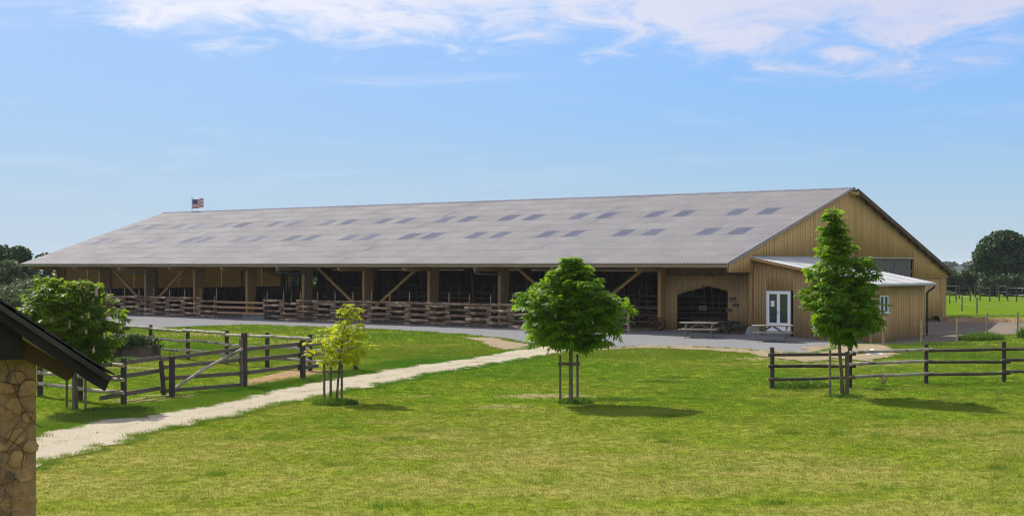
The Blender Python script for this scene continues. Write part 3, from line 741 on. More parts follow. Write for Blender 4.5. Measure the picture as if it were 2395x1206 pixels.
# French doors
dx0, dx1, dz0, dz1, dy = 1.02, 2.45, 0.0, 2.22, -0.02
bb = MB(); yf0, yf1 = dy-0.06, dy+0.06
bb.box((dx0, yf0, dz0), (dx0+0.07, yf1, dz1)); bb.box((dx1-0.07, yf0, dz0), (dx1, yf1, dz1)); bb.box((dx0+0.07, yf0, dz1-0.07), (dx1-0.07, yf1, dz1)); bb.box((dx0+0.07, yf0, dz0-0.04), (dx1-0.07, yf1, dz0+0.03))
bb.build('door_frame', M['white'], ann)
mid_ = (dx0+dx1)/2
for (a, b_) in ((dx0+0.075, mid_-0.003), (mid_+0.003, dx1-0.075)):
    y0_, y1_ = dy-0.045, dy+0.015; bb = MB()
    bb.box((a, y0_, 0.04), (a+0.085, y1_, dz1-0.075)); bb.box((b_-0.085, y0_, 0.04), (b_, y1_, dz1-0.075))
    bb.box((a+0.085, y0_, dz1-0.16), (b_-0.085, y1_, dz1-0.075)); bb.box((a+0.085, y0_, 0.04), (b_-0.085, y1_, 0.13)); bb.box((a+0.085, y0_, 0.44), (b_-0.085, y1_, 0.52))
    bb.box((a+0.085, y0_+0.02, 0.13), (b_-0.085, y1_-0.005, 0.44))
    dr = bb.build('door', M['white'], ann)
    g = MB(); g.box((a+0.085, dy-0.012, 0.52), (b_-0.085, dy-0.004, dz1-0.16)); g.build('pane', M['glass'], dr)
    if a < mid_-0.2:
        g = MB(); g.box((b_-0.055, y0_-0.012, 1.0), (b_-0.025, y0_-0.001, 1.16)); g.bar((b_-0.04, y0_-0.035, 1.1), (b_-0.15, y0_-0.04, 1.1), 0.02, 0.02); g.bar((b_-0.04, y0_-0.001, 1.1), (b_-0.04, y0_-0.04, 1.1), 0.016, 0.016); g.build('handle', M['steel'], dr)
        g = MB(); g.box((a+0.17, dy-0.017, 1.38), (a+0.39, dy-0.0135, 1.70)); g.build('notice', M['paper'], dr)
bb = MB(); bb.box((0.95, -0.35, -0.25), (2.52, -0.05, -0.02)); bb.build('door_step', M['yard'], ann)
# small casement window
bb = MB(); wy0, wy1, wz0, wz1 = 1.08, 2.06, 1.12, 2.02; x0_, x1_ = AX-0.03, AX+0.065
bb.box((x0_, wy0, wz0), (x1_, wy0+0.06, wz1)); bb.box((x0_, wy1-0.06, wz0), (x1_, wy1, wz1)); bb.box((x0_, wy0+0.06, wz1-0.06), (x1_, wy1-0.06, wz1)); bb.box((x0_, wy0+0.06, wz0), (x1_, wy1-0.06, wz0+0.06)); bb.box((x0_, 1.53, wz0+0.06), (x1_, 1.61, wz1-0.06))
wn = bb.build('window', M['white'], ann)
for (a, b_) in ((wy0+0.06, 1.53), (1.61, wy1-0.06)):
    g = MB(); g.box((AX, a, wz0+0.06), (AX+0.01, b_, wz1-0.06)); g.build('pane', M['glass'], wn)
g = MB(); g.box((AX+0.01, wy0-0.05, wz0-0.045), (AX+0.13, wy1+0.05, wz0-0.004)); g.build('sill', M['white'], wn)

# ------------------------------------------------------------------ signs on the facade
for (px_, z_, w_, h_, lines, lab) in ((-1.36, 1.77, 0.40, 0.10, 1, 'uppermost small dark sign board on the planks right of the arched gateway'), (-1.34, 1.64, 0.42, 0.08, 1, 'thin dark sign board just under the uppermost one beside the arched gateway'),
                         (-1.16, 1.42, 0.40, 0.15, 1, 'dark sign board with a bright line of lettering nearest the corner post'), (-1.62, 1.12, 0.40, 0.18, 2, 'lowest dark sign board with two lines of lettering at the gateway edge')):
    s = tag(empty('sign_board', bl(px_, 0.39, z_), BA), lab, 'sign', 'small dark sign boards by the gateway')
    bb = MB(); bb.box((-w_/2, -0.012, -h_/2), (w_/2, 0.012, h_/2)); bb.build('board', M['sign'], s)
    bb = MB(); rs = random.Random(int(z_*100))
    for ln in range(lines):
        zc = 0 if lines == 1 else (0.04 if ln == 0 else -0.04); x = -w_/2+0.06
        while x < w_/2-0.06:
            wl = rs.uniform(0.012, 0.022); hh = rs.choice((0.022, 0.022, 0.03)); bb.box((x, -0.0155, zc-0.02), (x+wl, -0.0125, zc-0.02+hh*1.4)); x += wl+rs.choice((0.007, 0.007, 0.02))
    bb.build('lettering', M['signtext'], s)
s = tag(empty('sign_board', bl(-3.9, 1.4, 1.18), BA), 'small grey sign board hanging on the dark rails inside the gateway', 'sign')
bb = MB(); bb.box((-0.24, -0.012, -0.12), (0.24, 0.012, 0.12)); bb.build('board', M['greycover'], s)
bb = MB()
for k in range(9): bb.box((-0.19+k*0.043, -0.016, -0.07), (-0.19+k*0.043+0.02, -0.0125, 0.07))
bb.build('lettering', M['sign'], s)

# ------------------------------------------------------------------ stalls inside the barn
def rail_tube(p, q, r, nm, m_, par, wob=0.015, n=7, ring=5, capm=None):
    p = Vector(p); q = Vector(q); pts = []
    for i in range(ring):
        t = i/(ring-1); c = p.lerp(q, t)
        if 0 < i < ring-1: c = c+Vector((random.uniform(-wob, wob), random.uniform(-wob, wob), random.uniform(-wob, wob)))
        pts.append(c)
    b = MB(); b.tube(pts, [r*random.uniform(0.9, 1.08) for _ in pts], n, True, 0, 1 if capm else 0, 0.05)
    return b.build(nm, [m_, capm] if capm else m_, par, smooth=False)
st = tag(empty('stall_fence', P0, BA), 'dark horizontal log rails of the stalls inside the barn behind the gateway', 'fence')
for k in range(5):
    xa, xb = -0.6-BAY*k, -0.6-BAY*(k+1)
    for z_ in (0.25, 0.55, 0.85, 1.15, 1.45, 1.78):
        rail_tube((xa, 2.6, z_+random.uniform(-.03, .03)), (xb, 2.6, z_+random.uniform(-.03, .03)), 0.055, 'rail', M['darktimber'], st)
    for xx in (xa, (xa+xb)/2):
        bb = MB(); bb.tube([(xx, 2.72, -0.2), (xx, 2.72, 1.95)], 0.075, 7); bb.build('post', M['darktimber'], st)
sb = tag(empty('feed_barrier', P0, BA), 'galvanised tube barrier with square hoops at the back of the barn', 'barrier')
for z_ in (0.5, 0.9, 1.3, 1.72):
    bb = MB(); bb.tube([(-35, 7.2, z_), (-7, 7.2, z_)], 0.022, 6); bb.build('rail', M['steel'], sb)
for k in range(14):
    xx = -7.4-2.0*k; bb = MB()
    bb.tube([(xx, 7.2, 0.0), (xx, 7.2, 2.08), (xx-0.08, 7.2, 2.18), (xx-0.74, 7.2, 2.18), (xx-0.82, 7.2, 2.08), (xx-0.82, 7.2, 0.0)], 0.024, 6); bb.build('hoop', M['steel'], sb)

# ------------------------------------------------------------------ log fence in front of the barn
lf = tag(empty('log_fence', P0, BA), 'stacked barky log fence held by stakes along the barn front', 'fence')
def ground_local(lx, ly):
    p = bl(lx, ly); return float(Zg(p.x, p.y))
def log_variant(seed):
    random.seed(seed); b = MB(); n = 7; L = 1.0; pts = []
    for i in range(n):
        t = i/(n-1)-0.5; pts.append((t*L, random.uniform(-.012, .012), random.uniform(-.012, .012)))
    r0 = 0.090*random.uniform(0.92, 1.12); b.tube(pts, [r0*(1+random.uniform(-.07, .07)) for _ in pts], 9, True, 0, 1, 0.07)
    return b.mesh('log', [M['bark'], M['logend']])
LOGS = [log_variant(100+i) for i in range(9)]
LFY = -2.45
def seg_of_px(px):      # local x where the fence line is seen at a picture column
    k = (px-1197.5)/F; a = bl(0, LFY)
    return (k*a.y-a.x)/(0.773+k*0.634)
def fence_run(xa, xb):
    """logs between stakes from xa to xb (local x, xb<xa)"""
    n = max(1, int(round((xa-xb)/1.72))); w_ = (xa-xb)/n
    for i in range(n):
        c = xa-w_*(i+0.5); zg = ground_local(c, LFY)
        for lvl in range(8):
            if lvl % 2 != i % 2 and not (lvl == 7): continue
            if lvl == 7 and i % 2 == 0 and random.random() < 0.5: continue
            z_ = zg+0.085+lvl*0.180+random.uniform(-.018, .018)
            o = place('log', random.choice(LOGS), lf, (c+random.uniform(-.05, .05), LFY+random.uniform(-.02, .02), z_))
            o.scale = (w_*1.19*random.uniform(0.96, 1.05), random.uniform(0.92, 1.15), random.uniform(0.92, 1.12)); o.rotation_euler = (random.uniform(0, 6.28), random.uniform(-.012, .012), random.uniform(-.012, .012))
    for i in range(n+1):
        xx = xa-w_*i; zg = ground_local(xx, LFY)
        for sy in (-0.155, 0.155):
            if sy < 0: continue
            h_ = 1.98+random.uniform(-.08, .08) if sy > 0 else 1.5+random.uniform(-.1, .1)
            b = MB(); b.tube([(xx+random.uniform(-.04, .04), LFY+sy, zg-0.1), (xx+random.uniform(-.03, .03), LFY+sy, zg+h_)], [0.042, 0.038], 7); b.build('stake', M['stake'], lf)
random.seed(5)
FA, gA, gB, FB = seg_of_px(1466), seg_of_px(621), seg_of_px(503), seg_of_px(255)
fence_run(FA, gA); fence_run(gB, FB)
# end post of the log fence
for xx in (FA+0.12,):
    b = MB(); zg = ground_local(xx, LFY); b.tube([(xx, LFY, zg-0.1), (xx, LFY, zg+1.85)], 0.075, 9); b.build('post', M['stake'], lf)
bg = tag(empty('board_gate', P0, BA), 'three-board orange-brown wooden gate closing the gap in the log fence', 'gate')
for z_ in (0.42, 0.80, 1.16):
    b = MB(); b.box((gB+0.08, LFY-0.02, z_-0.07-0.15), (gA-0.08, LFY+0.02, z_+0.07-0.15)); b.build('board', M['gatewood'], bg)
for xx in (gB+0.02, gA-0.02):
    b = MB(); b.box((xx-0.06, LFY-0.07, -0.3), (xx+0.06, LFY+0.05, 1.42)); b.build('gate_post', M['darktimber'], bg)
tr = MB(); p_ = bl(-38.0, -1.9, 0)
tr.box((-1.3, -0.3, 0.0), (1.3, 0.3, 0.06)); tr.box((-1.3, -0.3, 0.06), (1.3, -0.25, 0.42)); tr.box((-1.3, 0.25, 0.06), (1.3, 0.3, 0.42)); tr.box((-1.3, -0.25, 0.06), (-1.25, 0.25, 0.42)); tr.box((1.25, -0.25, 0.06), (1.3, 0.25, 0.42))
tag(tr.build('water_trough', M['greycover'], None, loc=(p_.x, p_.y, float(Zg(p_.x, p_.y))), rz=BA), 'pale grey water trough low behind the board gate', 'trough')
# short rail panel right of the log fence end
rp = tag(empty('pole_fence', P0, BA), 'short panel of horizontal poles between the log fence end and the nearest post', 'fence')
for z_ in (0.35, 0.75, 1.15):
    rail_tube((-6.1, 0.2, z_), (-11.6, 0.2, z_), 0.05, 'rail', M['darktimber'], rp)
b = MB(); b.tube([(-8.2, 0.1, -0.2), (-8.2, 0.1, 1.3)], 0.07, 8); b.build('post', M['darktimber'], rp)

# ------------------------------------------------------------------ iron wheels
def wheel(x, y, lean, lab):
    w = tag(empty('iron_wheel', bl(x, y, ground_local(x, y)+0.02), BA), lab, 'wheel', 'old iron wheels leaning on the barn post')
    Rw = 0.36; b = MB(); n = 28
    def ring(r0, r1, y0, y1, nm):
        bb = MB(); vs = []
        for k in range(n):
            a = 2*math.pi*k/n; c, s_ = math.cos(a), math.sin(a)
            for (rr, yy) in ((r0, y0), (r1, y0), (r1, y1), (r0, y1)): vs.append((rr*c, yy, Rw+rr*s_))
        fs = []
        for k in range(n):
            k2 = (k+1) % n
            for j in range(4): fs.append((k*4+j, k*4+(j+1) % 4, k2*4+(j+1) % 4, k2*4+j))
        bb.add(vs, fs); return bb.build(nm, M['rust'], w)
    ring(Rw-0.035, Rw, -0.07, 0.07, 'rim'); ring(0.02, 0.075, -0.09, 0.09, 'hub')
    for k in range(8):
        a = 2*math.pi*k/8+0.2; bb = MB()
        bb.bar((0.06*math.cos(a), 0, Rw+0.06*math.sin(a)), ((Rw-0.03)*math.cos(a), 0, Rw+(Rw-0.03)*math.sin(a)), 0.03, 0.03, up=(0, 1, 0)); bb.build('spoke', M['rust'], w)
    w.rotation_euler = (lean, 0, BA)
wheel(-5.95, -0.62, -0.16, 'front one of two rusty spoked iron wheels leaning against the barn post')
wheel(-5.70, -0.36, -0.12, 'rear one of two rusty spoked iron wheels leaning against the barn post')

# ------------------------------------------------------------------ picnic tables
def picnic(loc, rz, lab, m_, sc_=1.0):
    t = tag(empty('picnic_table', loc, rz), lab, 'picnic table', 'picnic tables in front of the barn'); t.scale = (sc_,)*3
    for k in range(5):
        b = MB(); y = -0.30+k*0.15; b.box((-0.9, y-0.070, 0.70), (0.9, y+0.070, 0.745)); b.build('top_plank', m_, t)
    for sy in (-1, 1):
        for j in (0, 1):
            b = MB(); y = sy*(0.62+j*0.135); b.box((-0.9, y-0.062, 0.41), (0.9, y+0.062, 0.45)); b.build('seat_plank', m_, t)
    for sx in (-1, 1):
        x = sx*0.62
        for sy in (-1, 1):
            b = MB(); b.bar((x, sy*0.62, 0.0), (x, sy*0.22, 0.70), 0.045, 0.11, up=(0, 0, 1)); b.build('leg', m_, t)
        b = MB(); b.box((x+0.025, -0.74, 0.30), (x+0.065, 0.74, 0.405)); b.build('seat_bearer', m_, t)
        b = MB(); b.box((x+0.025, -0.34, 0.60), (x+0.065, 0.34, 0.698)); b.build('top_bearer', m_, t)
        b = MB(); b.bar((x-sx*0.02, 0, 0.36), (0.0+sx*0.05, 0, 0.69), 0.08, 0.04, up=(0, 1, 0)); b.build('stay', m_, t)
    return t
picnic(gp(1635, 790), R(-13), 'sunlit grey wooden picnic table on the gravel in front of the arched gateway', M['table'], 1.1)
picnic(gp(1806, 799), R(-9), 'sunlit grey wooden picnic table on the gravel before the white French doors', M['table'], 1.14)
picnic(bl(-0.95, -0.85, ground_local(-0.95, -0.85)), BA+R(72), 'dark shaded picnic table beside the corner post with its end to the viewer', M['darkrail'], 0.92)  # shade put into its colour: darker wood than the sunlit tables
picnic(bl(-2.3, -0.7, ground_local(-2.3, -0.7)), BA+R(5), 'dark shaded picnic table under the eave just behind the first sunlit table', M['darkrail'], 0.92)  # eave shade painted in by the same darker wood
# grey rounded cover beside the door table, plank on the gravel
b = MB(); n = 10; vs = []; fs = []
for i in range(5):
    ph = i/4*math.pi/2
    for k in range(n):
        a = 2*math.pi*k/n; r_ = math.cos(ph)**0.6; vs.append((0.42*r_*math.cos(a), 0.25*r_*math.sin(a), 0.5*math.sin(ph)))
for i in range(4):
    for k in range(n): fs.append((i*n+k, i*n+(k+1) % n, (i+1)*n+(k+1) % n, (i+1)*n+k))
b.add(vs, fs); q = bl(0.55, -0.75)
tag(b.build('boulder', M['greycover'], None, True, loc=(q.x, q.y, float(Zg(q.x, q.y))-0.02), rz=0.3), 'rounded grey stone standing against the wall left of the French doors', 'stone')
b = MB(); b.box((-0.6, -0.09, 0), (0.6, 0.09, 0.045)); q = gp(1886, 791)
tag(b.build('loose_plank', M['table'], None, loc=(q.x, q.y, q.z+0.02), rz=R(-14)), 'loose plank lying on the gravel at the foot of the annex wall', 'plank')

# ------------------------------------------------------------------ rail fences
def post(par, p, h, r=0.075, m_=None, lean=(0, 0), nm='post'):
    p = Vector(p); z = float(Zg(p.x, p.y)); b = MB()
    b.tube([(p.x, p.y, z-0.2), (p.x+lean[0]*0.5, p.y+lean[1]*0.5, z+h*0.5), (p.x+lean[0], p.y+lean[1], z+h)], [r, r*0.98, r*0.95], 9, jit=0.03)
    return b.build(nm, m_ or M['post'], par)
def span(par, a, b_, zs, r, m_, off, ext=0.14, dz=(0, 0), nm='rail', flatboard=False, capm=None):
    """rails between two ground points, set off to one side of the posts"""
    a = Vector((a.x, a.y, 0)); b_ = Vector((b_.x, b_.y, 0)); d = (b_-a).normalized(); nrm = Vector((d.y, -d.x, 0))
    for k, z in enumerate(zs):
        pa = a-d*ext+nrm*off; pb = b_+d*ext+nrm*off
        pa.z = float(Zg(a.x, a.y))+z+dz[0]+random.uniform(-.02, .02); pb.z = float(Zg(b_.x, b_.y))+z+dz[1]+random.uniform(-.02, .02)
        if flatboard:
            bb = MB(); bb.bar(pa, pb, 0.032, 0.125); bb.build(nm, m_, par)
        else: rail_tube(pa, pb, r, nm, m_, par, 0.012, 8, 6, capm)
random.seed(11)
rf = tag(empty('rail_fence', gp(1990, 905)), 'dark three-rail pole fence across the right side of the lawn', 'fence')
rf.location = (0, 0, 0)
rpts = [gp(1806, 908), gp(1988, 906), gp(2166, 896), gp(2348, 893), gp(2535, 888)]
for i, p in enumerate(rpts): post(rf, p, 1.27+0.05*(i == 3), 0.075)
for i in range(4):
    span(rf, rpts[i], rpts[i+1], (0.30, 0.68, 1.06), 0.05, M['rail'] if i in (1,) else M['darkrail'], 0.11, 0.15, (0.03 if i % 2 else 0.0,)*2, capm=M['logend'])
# pen on the left
pf = tag(empty('pen_fence', (0, 0, 0)), 'weathered pole and board fence enclosing the small grass pen at left', 'fence')
back = [gp(832, 868), gp(725, 867), gp(625, 859), gp(530, 851), gp(439, 840), gp(352, 831), gp(275, 824)]
for i, p in enumerate(back): post(pf, p, 1.30, 0.085 if i else 0.1)
for i in range(6):
    span(pf, back[i], back[i+1], (0.34, 0.74, 1.13), 0.055, M['rail'], -0.13 if i % 2 else -0.11, 0.16, (0.05*(i % 2), 0.05*(i % 2)), capm=M['logend'])
left = [gp(275, 824), gp(236, 842), Vector((-17.4, 52, 0)), Vector((-16.6, 46.6, 0)), gp(94, 924), gp(187, 935), gp(289, 945)]
for i, p in enumerate(left[1:]): post(pf, p, 1.28, 0.085)
for i in range(3): span(pf, left[i], left[i+1], (0.36, 0.74, 1.12), 0.05, M['board'], 0.12, 0.1, flatboard=True)
for i in range(3, 6): span(pf, left[i], left[i+1], (0.34, 0.70, 1.08), 0.055, M['rail'], 0.12, 0.16, capm=M['logend'])
# board run from the gate towards the corner post, then pen front right of the gate
gl, gr_ = gp(402, 928), gp(571, 907)
cor = gp(289, 945)
span(pf, gp(250, 948), gp(384, 924), (0.22, 0.72, 1.10), 0.05, M['board'], -0.12, 0.15, flatboard=True)
post(pf, gl, 1.18, 0.09)
b = MB(); p = gl; z = float(Zg(p.x, p.y))+1.18
b.tube([(p.x-0.06, p.y, z-0.12), (p.x-0.06, p.y, z+0.14), (p.x-0.03, p.y, z+0.18), (p.x+0.03, p.y, z+0.18), (p.x+0.06, p.y, z+0.14), (p.x+0.06, p.y, z-0.12)], 0.011, 6); b.build('latch_loop', M['darkmetal'], pf)
post(pf, gr_, 1.72, 0.105)
fr = [gr_, gp(708, 888), gp(832, 868)]
post(pf, fr[1], 1.34, 0.1)
span(pf, fr[0], fr[1], (0.46, 0.82, 1.2), 0.05, M['board'], -0.12, 0.1, flatboard=True)
span(pf, fr[1], fr[2], (0.40, 0.78, 1.14), 0.05, M['board'], -0.12, 0.1, flatboard=True)
# field gate of the pen
pg = tag(empty('field_gate', (0, 0, 0)), 'weathered board gate with a diagonal pole brace standing in the pen fence', 'gate')
ga, gb = gp(377, 925), gp(563, 907)
A_ = Vector((ga.x, ga.y, 0)); B_ = Vector((gb.x, gb.y, 0)); dg_ = (B_-A_).normalized(); ng_ = Vector((dg_.y, -dg_.x, 0))
za, zb = float(Zg(A_.x, A_.y)), float(Zg(B_.x, B_.y))
for (h0, h1) in ((0.14, 0.10), (0.50, 0.46), (0.82, 0.88), (1.06, 1.22)):
    bb = MB(); bb.bar(A_+Vector((0, 0, za+h0)), B_+Vector((0, 0, zb+h1)), 0.03, 0.115, e=0.03); bb.build('board', M['board'], pg)
bb = MB(); bb.tube([A_+ng_*0.06+Vector((0.04, 0, za+0.03)), A_+ng_*0.06+Vector((-0.05, 0, za+1.02))], 0.07, 8, jit=.04); bb.build('stile', M['post'], pg)
bb = MB(); bb.tube([B_+ng_*0.06+Vector((0, 0, zb+0.03)), B_+ng_*0.06+Vector((-0.03, 0, zb+1.55))], 0.078, 8, jit=.04); bb.build('stile', M['board'], pg)
bb = MB(); bb.tube([A_+ng_*0.10+dg_*0.25+Vector((0, 0, za+0.12)), (A_+B_)/2+ng_*0.10+Vector((0, 0, (za+zb)/2+0.70)), B_+ng_*0.10-dg_*0.05+Vector((0, 0, zb+1.22))], 0.052, 8, jit=.05); bb.build('brace_pole', M['rail'], pg)

# low earth bank at the foot of the right meadow
bk = MB(); vs = []; pts = [gp(2196, 751), gp(2230, 753), gp(2265, 752), gp(2300, 754), (gp(2340, 753)), gp(2380, 754), gp(2460, 753)]
rb = random.Random(3); fine = []
for a, c in zip(pts[:-1], pts[1:]):
    for i in range(6): fine.append(a.lerp(c, i/6))
for p in fine:
    z = float(Zg(p.x, p.y)); j = rb.uniform(-.15, .15)
    for (dy_, h_) in ((-0.5, -0.05), (-0.15, 0.16), (0.1, 0.30), (0.6, 0.34), (2.2, 0.22), (6.0, -0.03)): vs.append((p.x, p.y+dy_+j, z+h_*rb.uniform(.8, 1.15)))
bk.add(vs, [(i*6+j, i*6+6+j, i*6+7+j, i*6+j+1) for i in range(len(fine)-1) for j in range(5)])
bk.m = [0 if (k % 5) < 2 else 1 for k in range(len(bk.f))]
struct(bk.build('bank', [M['chips'], M['ground']], None, smooth=True), 'low brown earth bank along the near edge of the right meadow')
# ------------------------------------------------------------------ wire fences on the right
def wire_fence(nm, pts, h, lab, m_, r, zs):
    f = tag(empty(nm, (0, 0, 0)), lab, 'fence')
    for p in pts: post(f, p, h*random.uniform(0.95, 1.05), r, m_, (random.uniform(-.03, .03), 0))
    for z in zs:
        b = MB(); b.tube([(p.x, p.y-0.06, float(Zg(p.x, p.y))+z) for p in pts], 0.006, 4, cap=False); b.build('wire', M['steel'], f)
wire_fence('wire_fence', [gp(1990, 812), gp(2067, 808), gp(2155, 808), gp(2239, 800), gp(2309, 782), gp(2380, 780), gp(2460, 776)], 1.22, 'thin brown posts with wire standing near the annex corner', M['stake'], 0.05, (0.55, 1.05))
wire_fence('wire_fence', [gp(2180, 700), gp(2221, 710), gp(2250, 727), gp(2285, 733), gp(2420, 735)], 1.35, 'wire fence with slim posts at the near edge of the far meadow', M['board'], 0.06, (0.6, 1.2))
wire_fence('wire_fence', [gp(x, y) for x, y in ((2236, 706), (2269, 703), (2292, 702), (2315, 705), (2337, 703), (2357, 703), (2378, 705), (2400, 706), (2440, 706))], 1.55, 'wire fence with dark posts crossing the far meadow before the hedge', M['post'], 0.07, (0.7, 1.4))
wire_fence('wire_fence', [gp(x, y) for x, y in ((2205, 696), (2244, 698), (2281, 697), (2331, 696), (2354, 697), (2391, 697), (2430, 697))], 1.6, 'farthest wire fence along the foot of the hedge', M['post'], 0.07, (0.7, 1.4))

# ------------------------------------------------------------------ foliage
def palmate(cent, axis, size, tone, nl=6, seed=0, wid=0.19, droop=0.35):
    """hand-shaped leaves: cent (n,3) leaf bases, axis (n,3) main directions"""
    r = np.random.default_rng(seed); n = len(cent)
    a = axis/np.linalg.norm(axis, axis=1, keepdims=True)
    up = np.tile([0, 0, 1.0], (n, 1))+r.normal(size=(n, 3))*0.45
    b = np.cross(up, a); b /= np.linalg.norm(b, axis=1, keepdims=True)+1e-9
    nn = np.cross(a, b)
    V = np.zeros((n, nl, 4, 3)); T = np.zeros((n, nl, 4))
    for k in range(nl):
        th = (k/(nl-1)-0.5)*2*R(105)+r.normal(size=n)*0.12
        d = a*np.cos(th)[:, None]+b*np.sin(th)[:, None]; s = np.cross(nn, d)
        L = (size*(1-0.38*abs(k/(nl-1)-0.5)*2))[:, None]*r.uniform(0.85, 1.15, (n, 1))
        dr = np.array([0, 0, -1.0])*L*droop
        V[:, k, 0] = cent+d*L*0.06
        V[:, k, 1] = cent+d*L*0.62+s*L*wid+dr*0.45-nn*L*0.05
        V[:, k, 2] = cent+d*L+dr*1.15
        V[:, k, 3] = cent+d*L*0.62-s*L*wid+dr*0.45-nn*L*0.05
        T[:, k] = (tone+r.normal(size=n)*0.06)[:, None]
    V = V.reshape(-1, 3); i = np.arange(n*nl)*4
    Q = np.concatenate([np.stack([i, i+1, i+2], -1), np.stack([i, i+2, i+3], -1)])
    return V, Q, np.clip(T.reshape(-1), 0, 1)
def lobes_from_profile(prof, n, seed, inner=0.72):
    r = np.random.default_rng(seed); zs = np.array([p[0] for p in prof]); rs = np.array([p[1] for p in prof])
    xo = np.array([p[2] if len(p) > 2 else 0 for p in prof])
    wgt = rs+0.05; out = []
    zz = np.linspace(zs[0], zs[-1], 200); rr = np.interp(zz, zs, rs); cdf = np.cumsum(rr+0.04); cdf /= cdf[-1]
    for i in range(n):
        z = np.interp((i+0.5)/n, cdf, zz); R_ = np.interp(z, zs, rs); a = i*2.39996+r.uniform(-.3, .3)
        R_ *= 1+0.10*math.sin(2*a+seed)+0.13*math.sin(3*a+2.6*z+seed)
        lr = min(0.42, 0.22*R_+0.10)*r.uniform(0.6, 1.3)
        q = max(0.0, R_-lr*0.7)*(r.uniform(0.72, 1.16) if r.uniform() < 0.8 else r.uniform(0.2, 0.7))
        out.append((np.interp(z, zs, xo)+q*math.cos(a), q*math.sin(a), z, lr))
    return out
def chestnut(name, base, lab, prof, nlobe, tips, per, size, leafm, seed, trunk_r=0.05, candles=(), wid=0.19, group=None, fork=1.1, lean=(0, 0), extra=(), crown_k=1.0):
    r = np.random.default_rng(seed); random.seed(seed)
    t = tag(empty(name, base), lab, 'tree', group)
    prof = [(p[0], p[1]*crown_k)+tuple(p[2:]) for p in prof]
    lobes = lobes_from_profile(prof, nlobe, seed)+list(extra)
    top = prof[-1][0]; b = MB()
    tp = [(0, 0, -0.15), (lean[0]*.2, lean[1]*.2, fork*0.5), (lean[0]*.4, 0, fork), (lean[0]*.7, 0, fork+(top-fork)*0.5), (lean[0], lean[1], top-0.25)]
    b.tube(tp, [trunk_r*1.15, trunk_r, trunk_r*.9, trunk_r*.5, trunk_r*.2], 8, jit=0.05)
    b.build('trunk', M['bark_tree'], t, smooth=True)
    C = []; A = []; T = []
    br = MB()
    for (x, y, z, lr) in lobes:
        zb = max(fork*0.95, min(z-0.35*math.hypot(x, y)-0.1, top-0.4)); f = min(1, max(0, (zb-fork)/(top-fork)))
        p0 = Vector((lean[0]*(.4+.6*f), 0, zb)); p2 = Vector((x, y, z)); p1 = p0.lerp(p2, .55)+Vector((0, 0, 0.08))
        br.tube([p0, p1, p2], [trunk_r*.32, trunk_r*.22, trunk_r*.12], 5, cap=False)
        lt = r.uniform(0, 1)
        for k in range(tips):
            d = r.normal(size=3); d /= np.linalg.norm(d); 
            out = np.array([x, y, (z-(prof[0][0]+top)/2)*0.8]); out = out/(np.linalg.norm(out)+1e-6)
            d = d+out*0.55+np.array([0, 0, 0.25]); d /= np.linalg.norm(d)
            tip = np.array([x, y, z])+d*lr*r.uniform(0.55, 1.0)**0.5
            a0 = r.uniform(0, 6.28)
            for j in range(per):
                an = a0+2*math.pi*j/per+r.uniform(-.3, .3)
                h_ = np.array([math.cos(an), math.sin(an), 0.0])
                ax = h_*0.85+d*0.55+np.array([0, 0, -0.12]); C.append(tip+ax*size*0.55*r.uniform(0.5, 1.1)); A.append(ax); T.append(np.clip(0.20+0.55*lt+r.normal()*0.16+0.18*d[2], 0, 1))
    br.build('branches', M['bark_tree'], t)
    C = np.array(C); A = np.array(A); T = np.array(T); S = size*r.uniform(0.5, 1.25, len(C))
    V, Q, TT = palmate(C, A, S, T, 6, seed, wid)
    place('crown', np_mesh('crown', V, [Q], leafm, {'tone': TT}), t)
    for (cx, cy, cz, ch) in candles:
        ch *= 0.8
        bb = MB(); 
        prof_c = [(0, 0.25), (0.15, 0.42), (0.4, 0.38), (0.7, 0.24), (0.92, 0.1), (1.0, 0.02)]
        bb.tube([(cx+0.02*random.uniform(-1, 1)*q[0], cy, cz+q[0]*ch) for q in prof_c], [q[1]*ch*0.42 for q in prof_c], 9, jit=0.3)
        bb.build('blossom', M['blossom'], t)
    return t
def tree_stakes(base, offs, h, lab, tie=True, xz=None, m_=None):
    s = tag(empty('tree_stakes', base), lab, 'tree stakes', 'stakes supporting the young trees')
    for (x, y, hh) in offs:
        b = MB(); z = float(Zg(base[0]+x, base[1]+y))-base[2]; b.tube([(x, y, z-0.1), (x, y, z+hh)], [0.036, 0.033], 8, jit=.03); b.build('stake', m_ or M['board'], s)
    if tie:
        for i in range(len(offs)):
            a = offs[i]; c = offs[(i+1) % len(offs)]
            if len(offs) == 2 and i == 1: break
            b = MB(); d = Vector((c[0]-a[0], c[1]-a[1], 0)).normalized()*0.07; zz = h-0.16
            b.tube([(a[0]-d.x, a[1]-d.y, zz), (c[0]+d.x, c[1]+d.y, zz)], 0.036, 7); b.build('crossbar', m_ or M['board'], s)
    return s
pA, pB, pC, pD = gp(178, 957), gp(786, 940), gp(1335, 943), gp(1972, 927)
rr_ = np.random.default_rng(3)
candA = [(-0.14+0.0, -0.4, 2.97, 0.30), (1.02-.35, -0.45, 3.0, 0.30), (0.98, -0.5, 2.88, 0.26), (0.28, -0.6, 2.85, 0.24), (-0.35, -0.9, 2.3, 0.26), (0.15, -1.1, 2.2, 0.28), (0.55, -1.0, 2.05, 0.26), (-0.75, -1.0, 1.95, 0.24), (0.72, -0.9, 1.55, 0.25), (0.62, -1.0, 2.45, 0.22), (-0.1, -1.1, 1.75, 0.22), (-0.9, -0.9, 2.5, 0.22), (0.95, -0.7, 1.9, 0.22), (0.35, -0.3, 3.05, 0.22)]
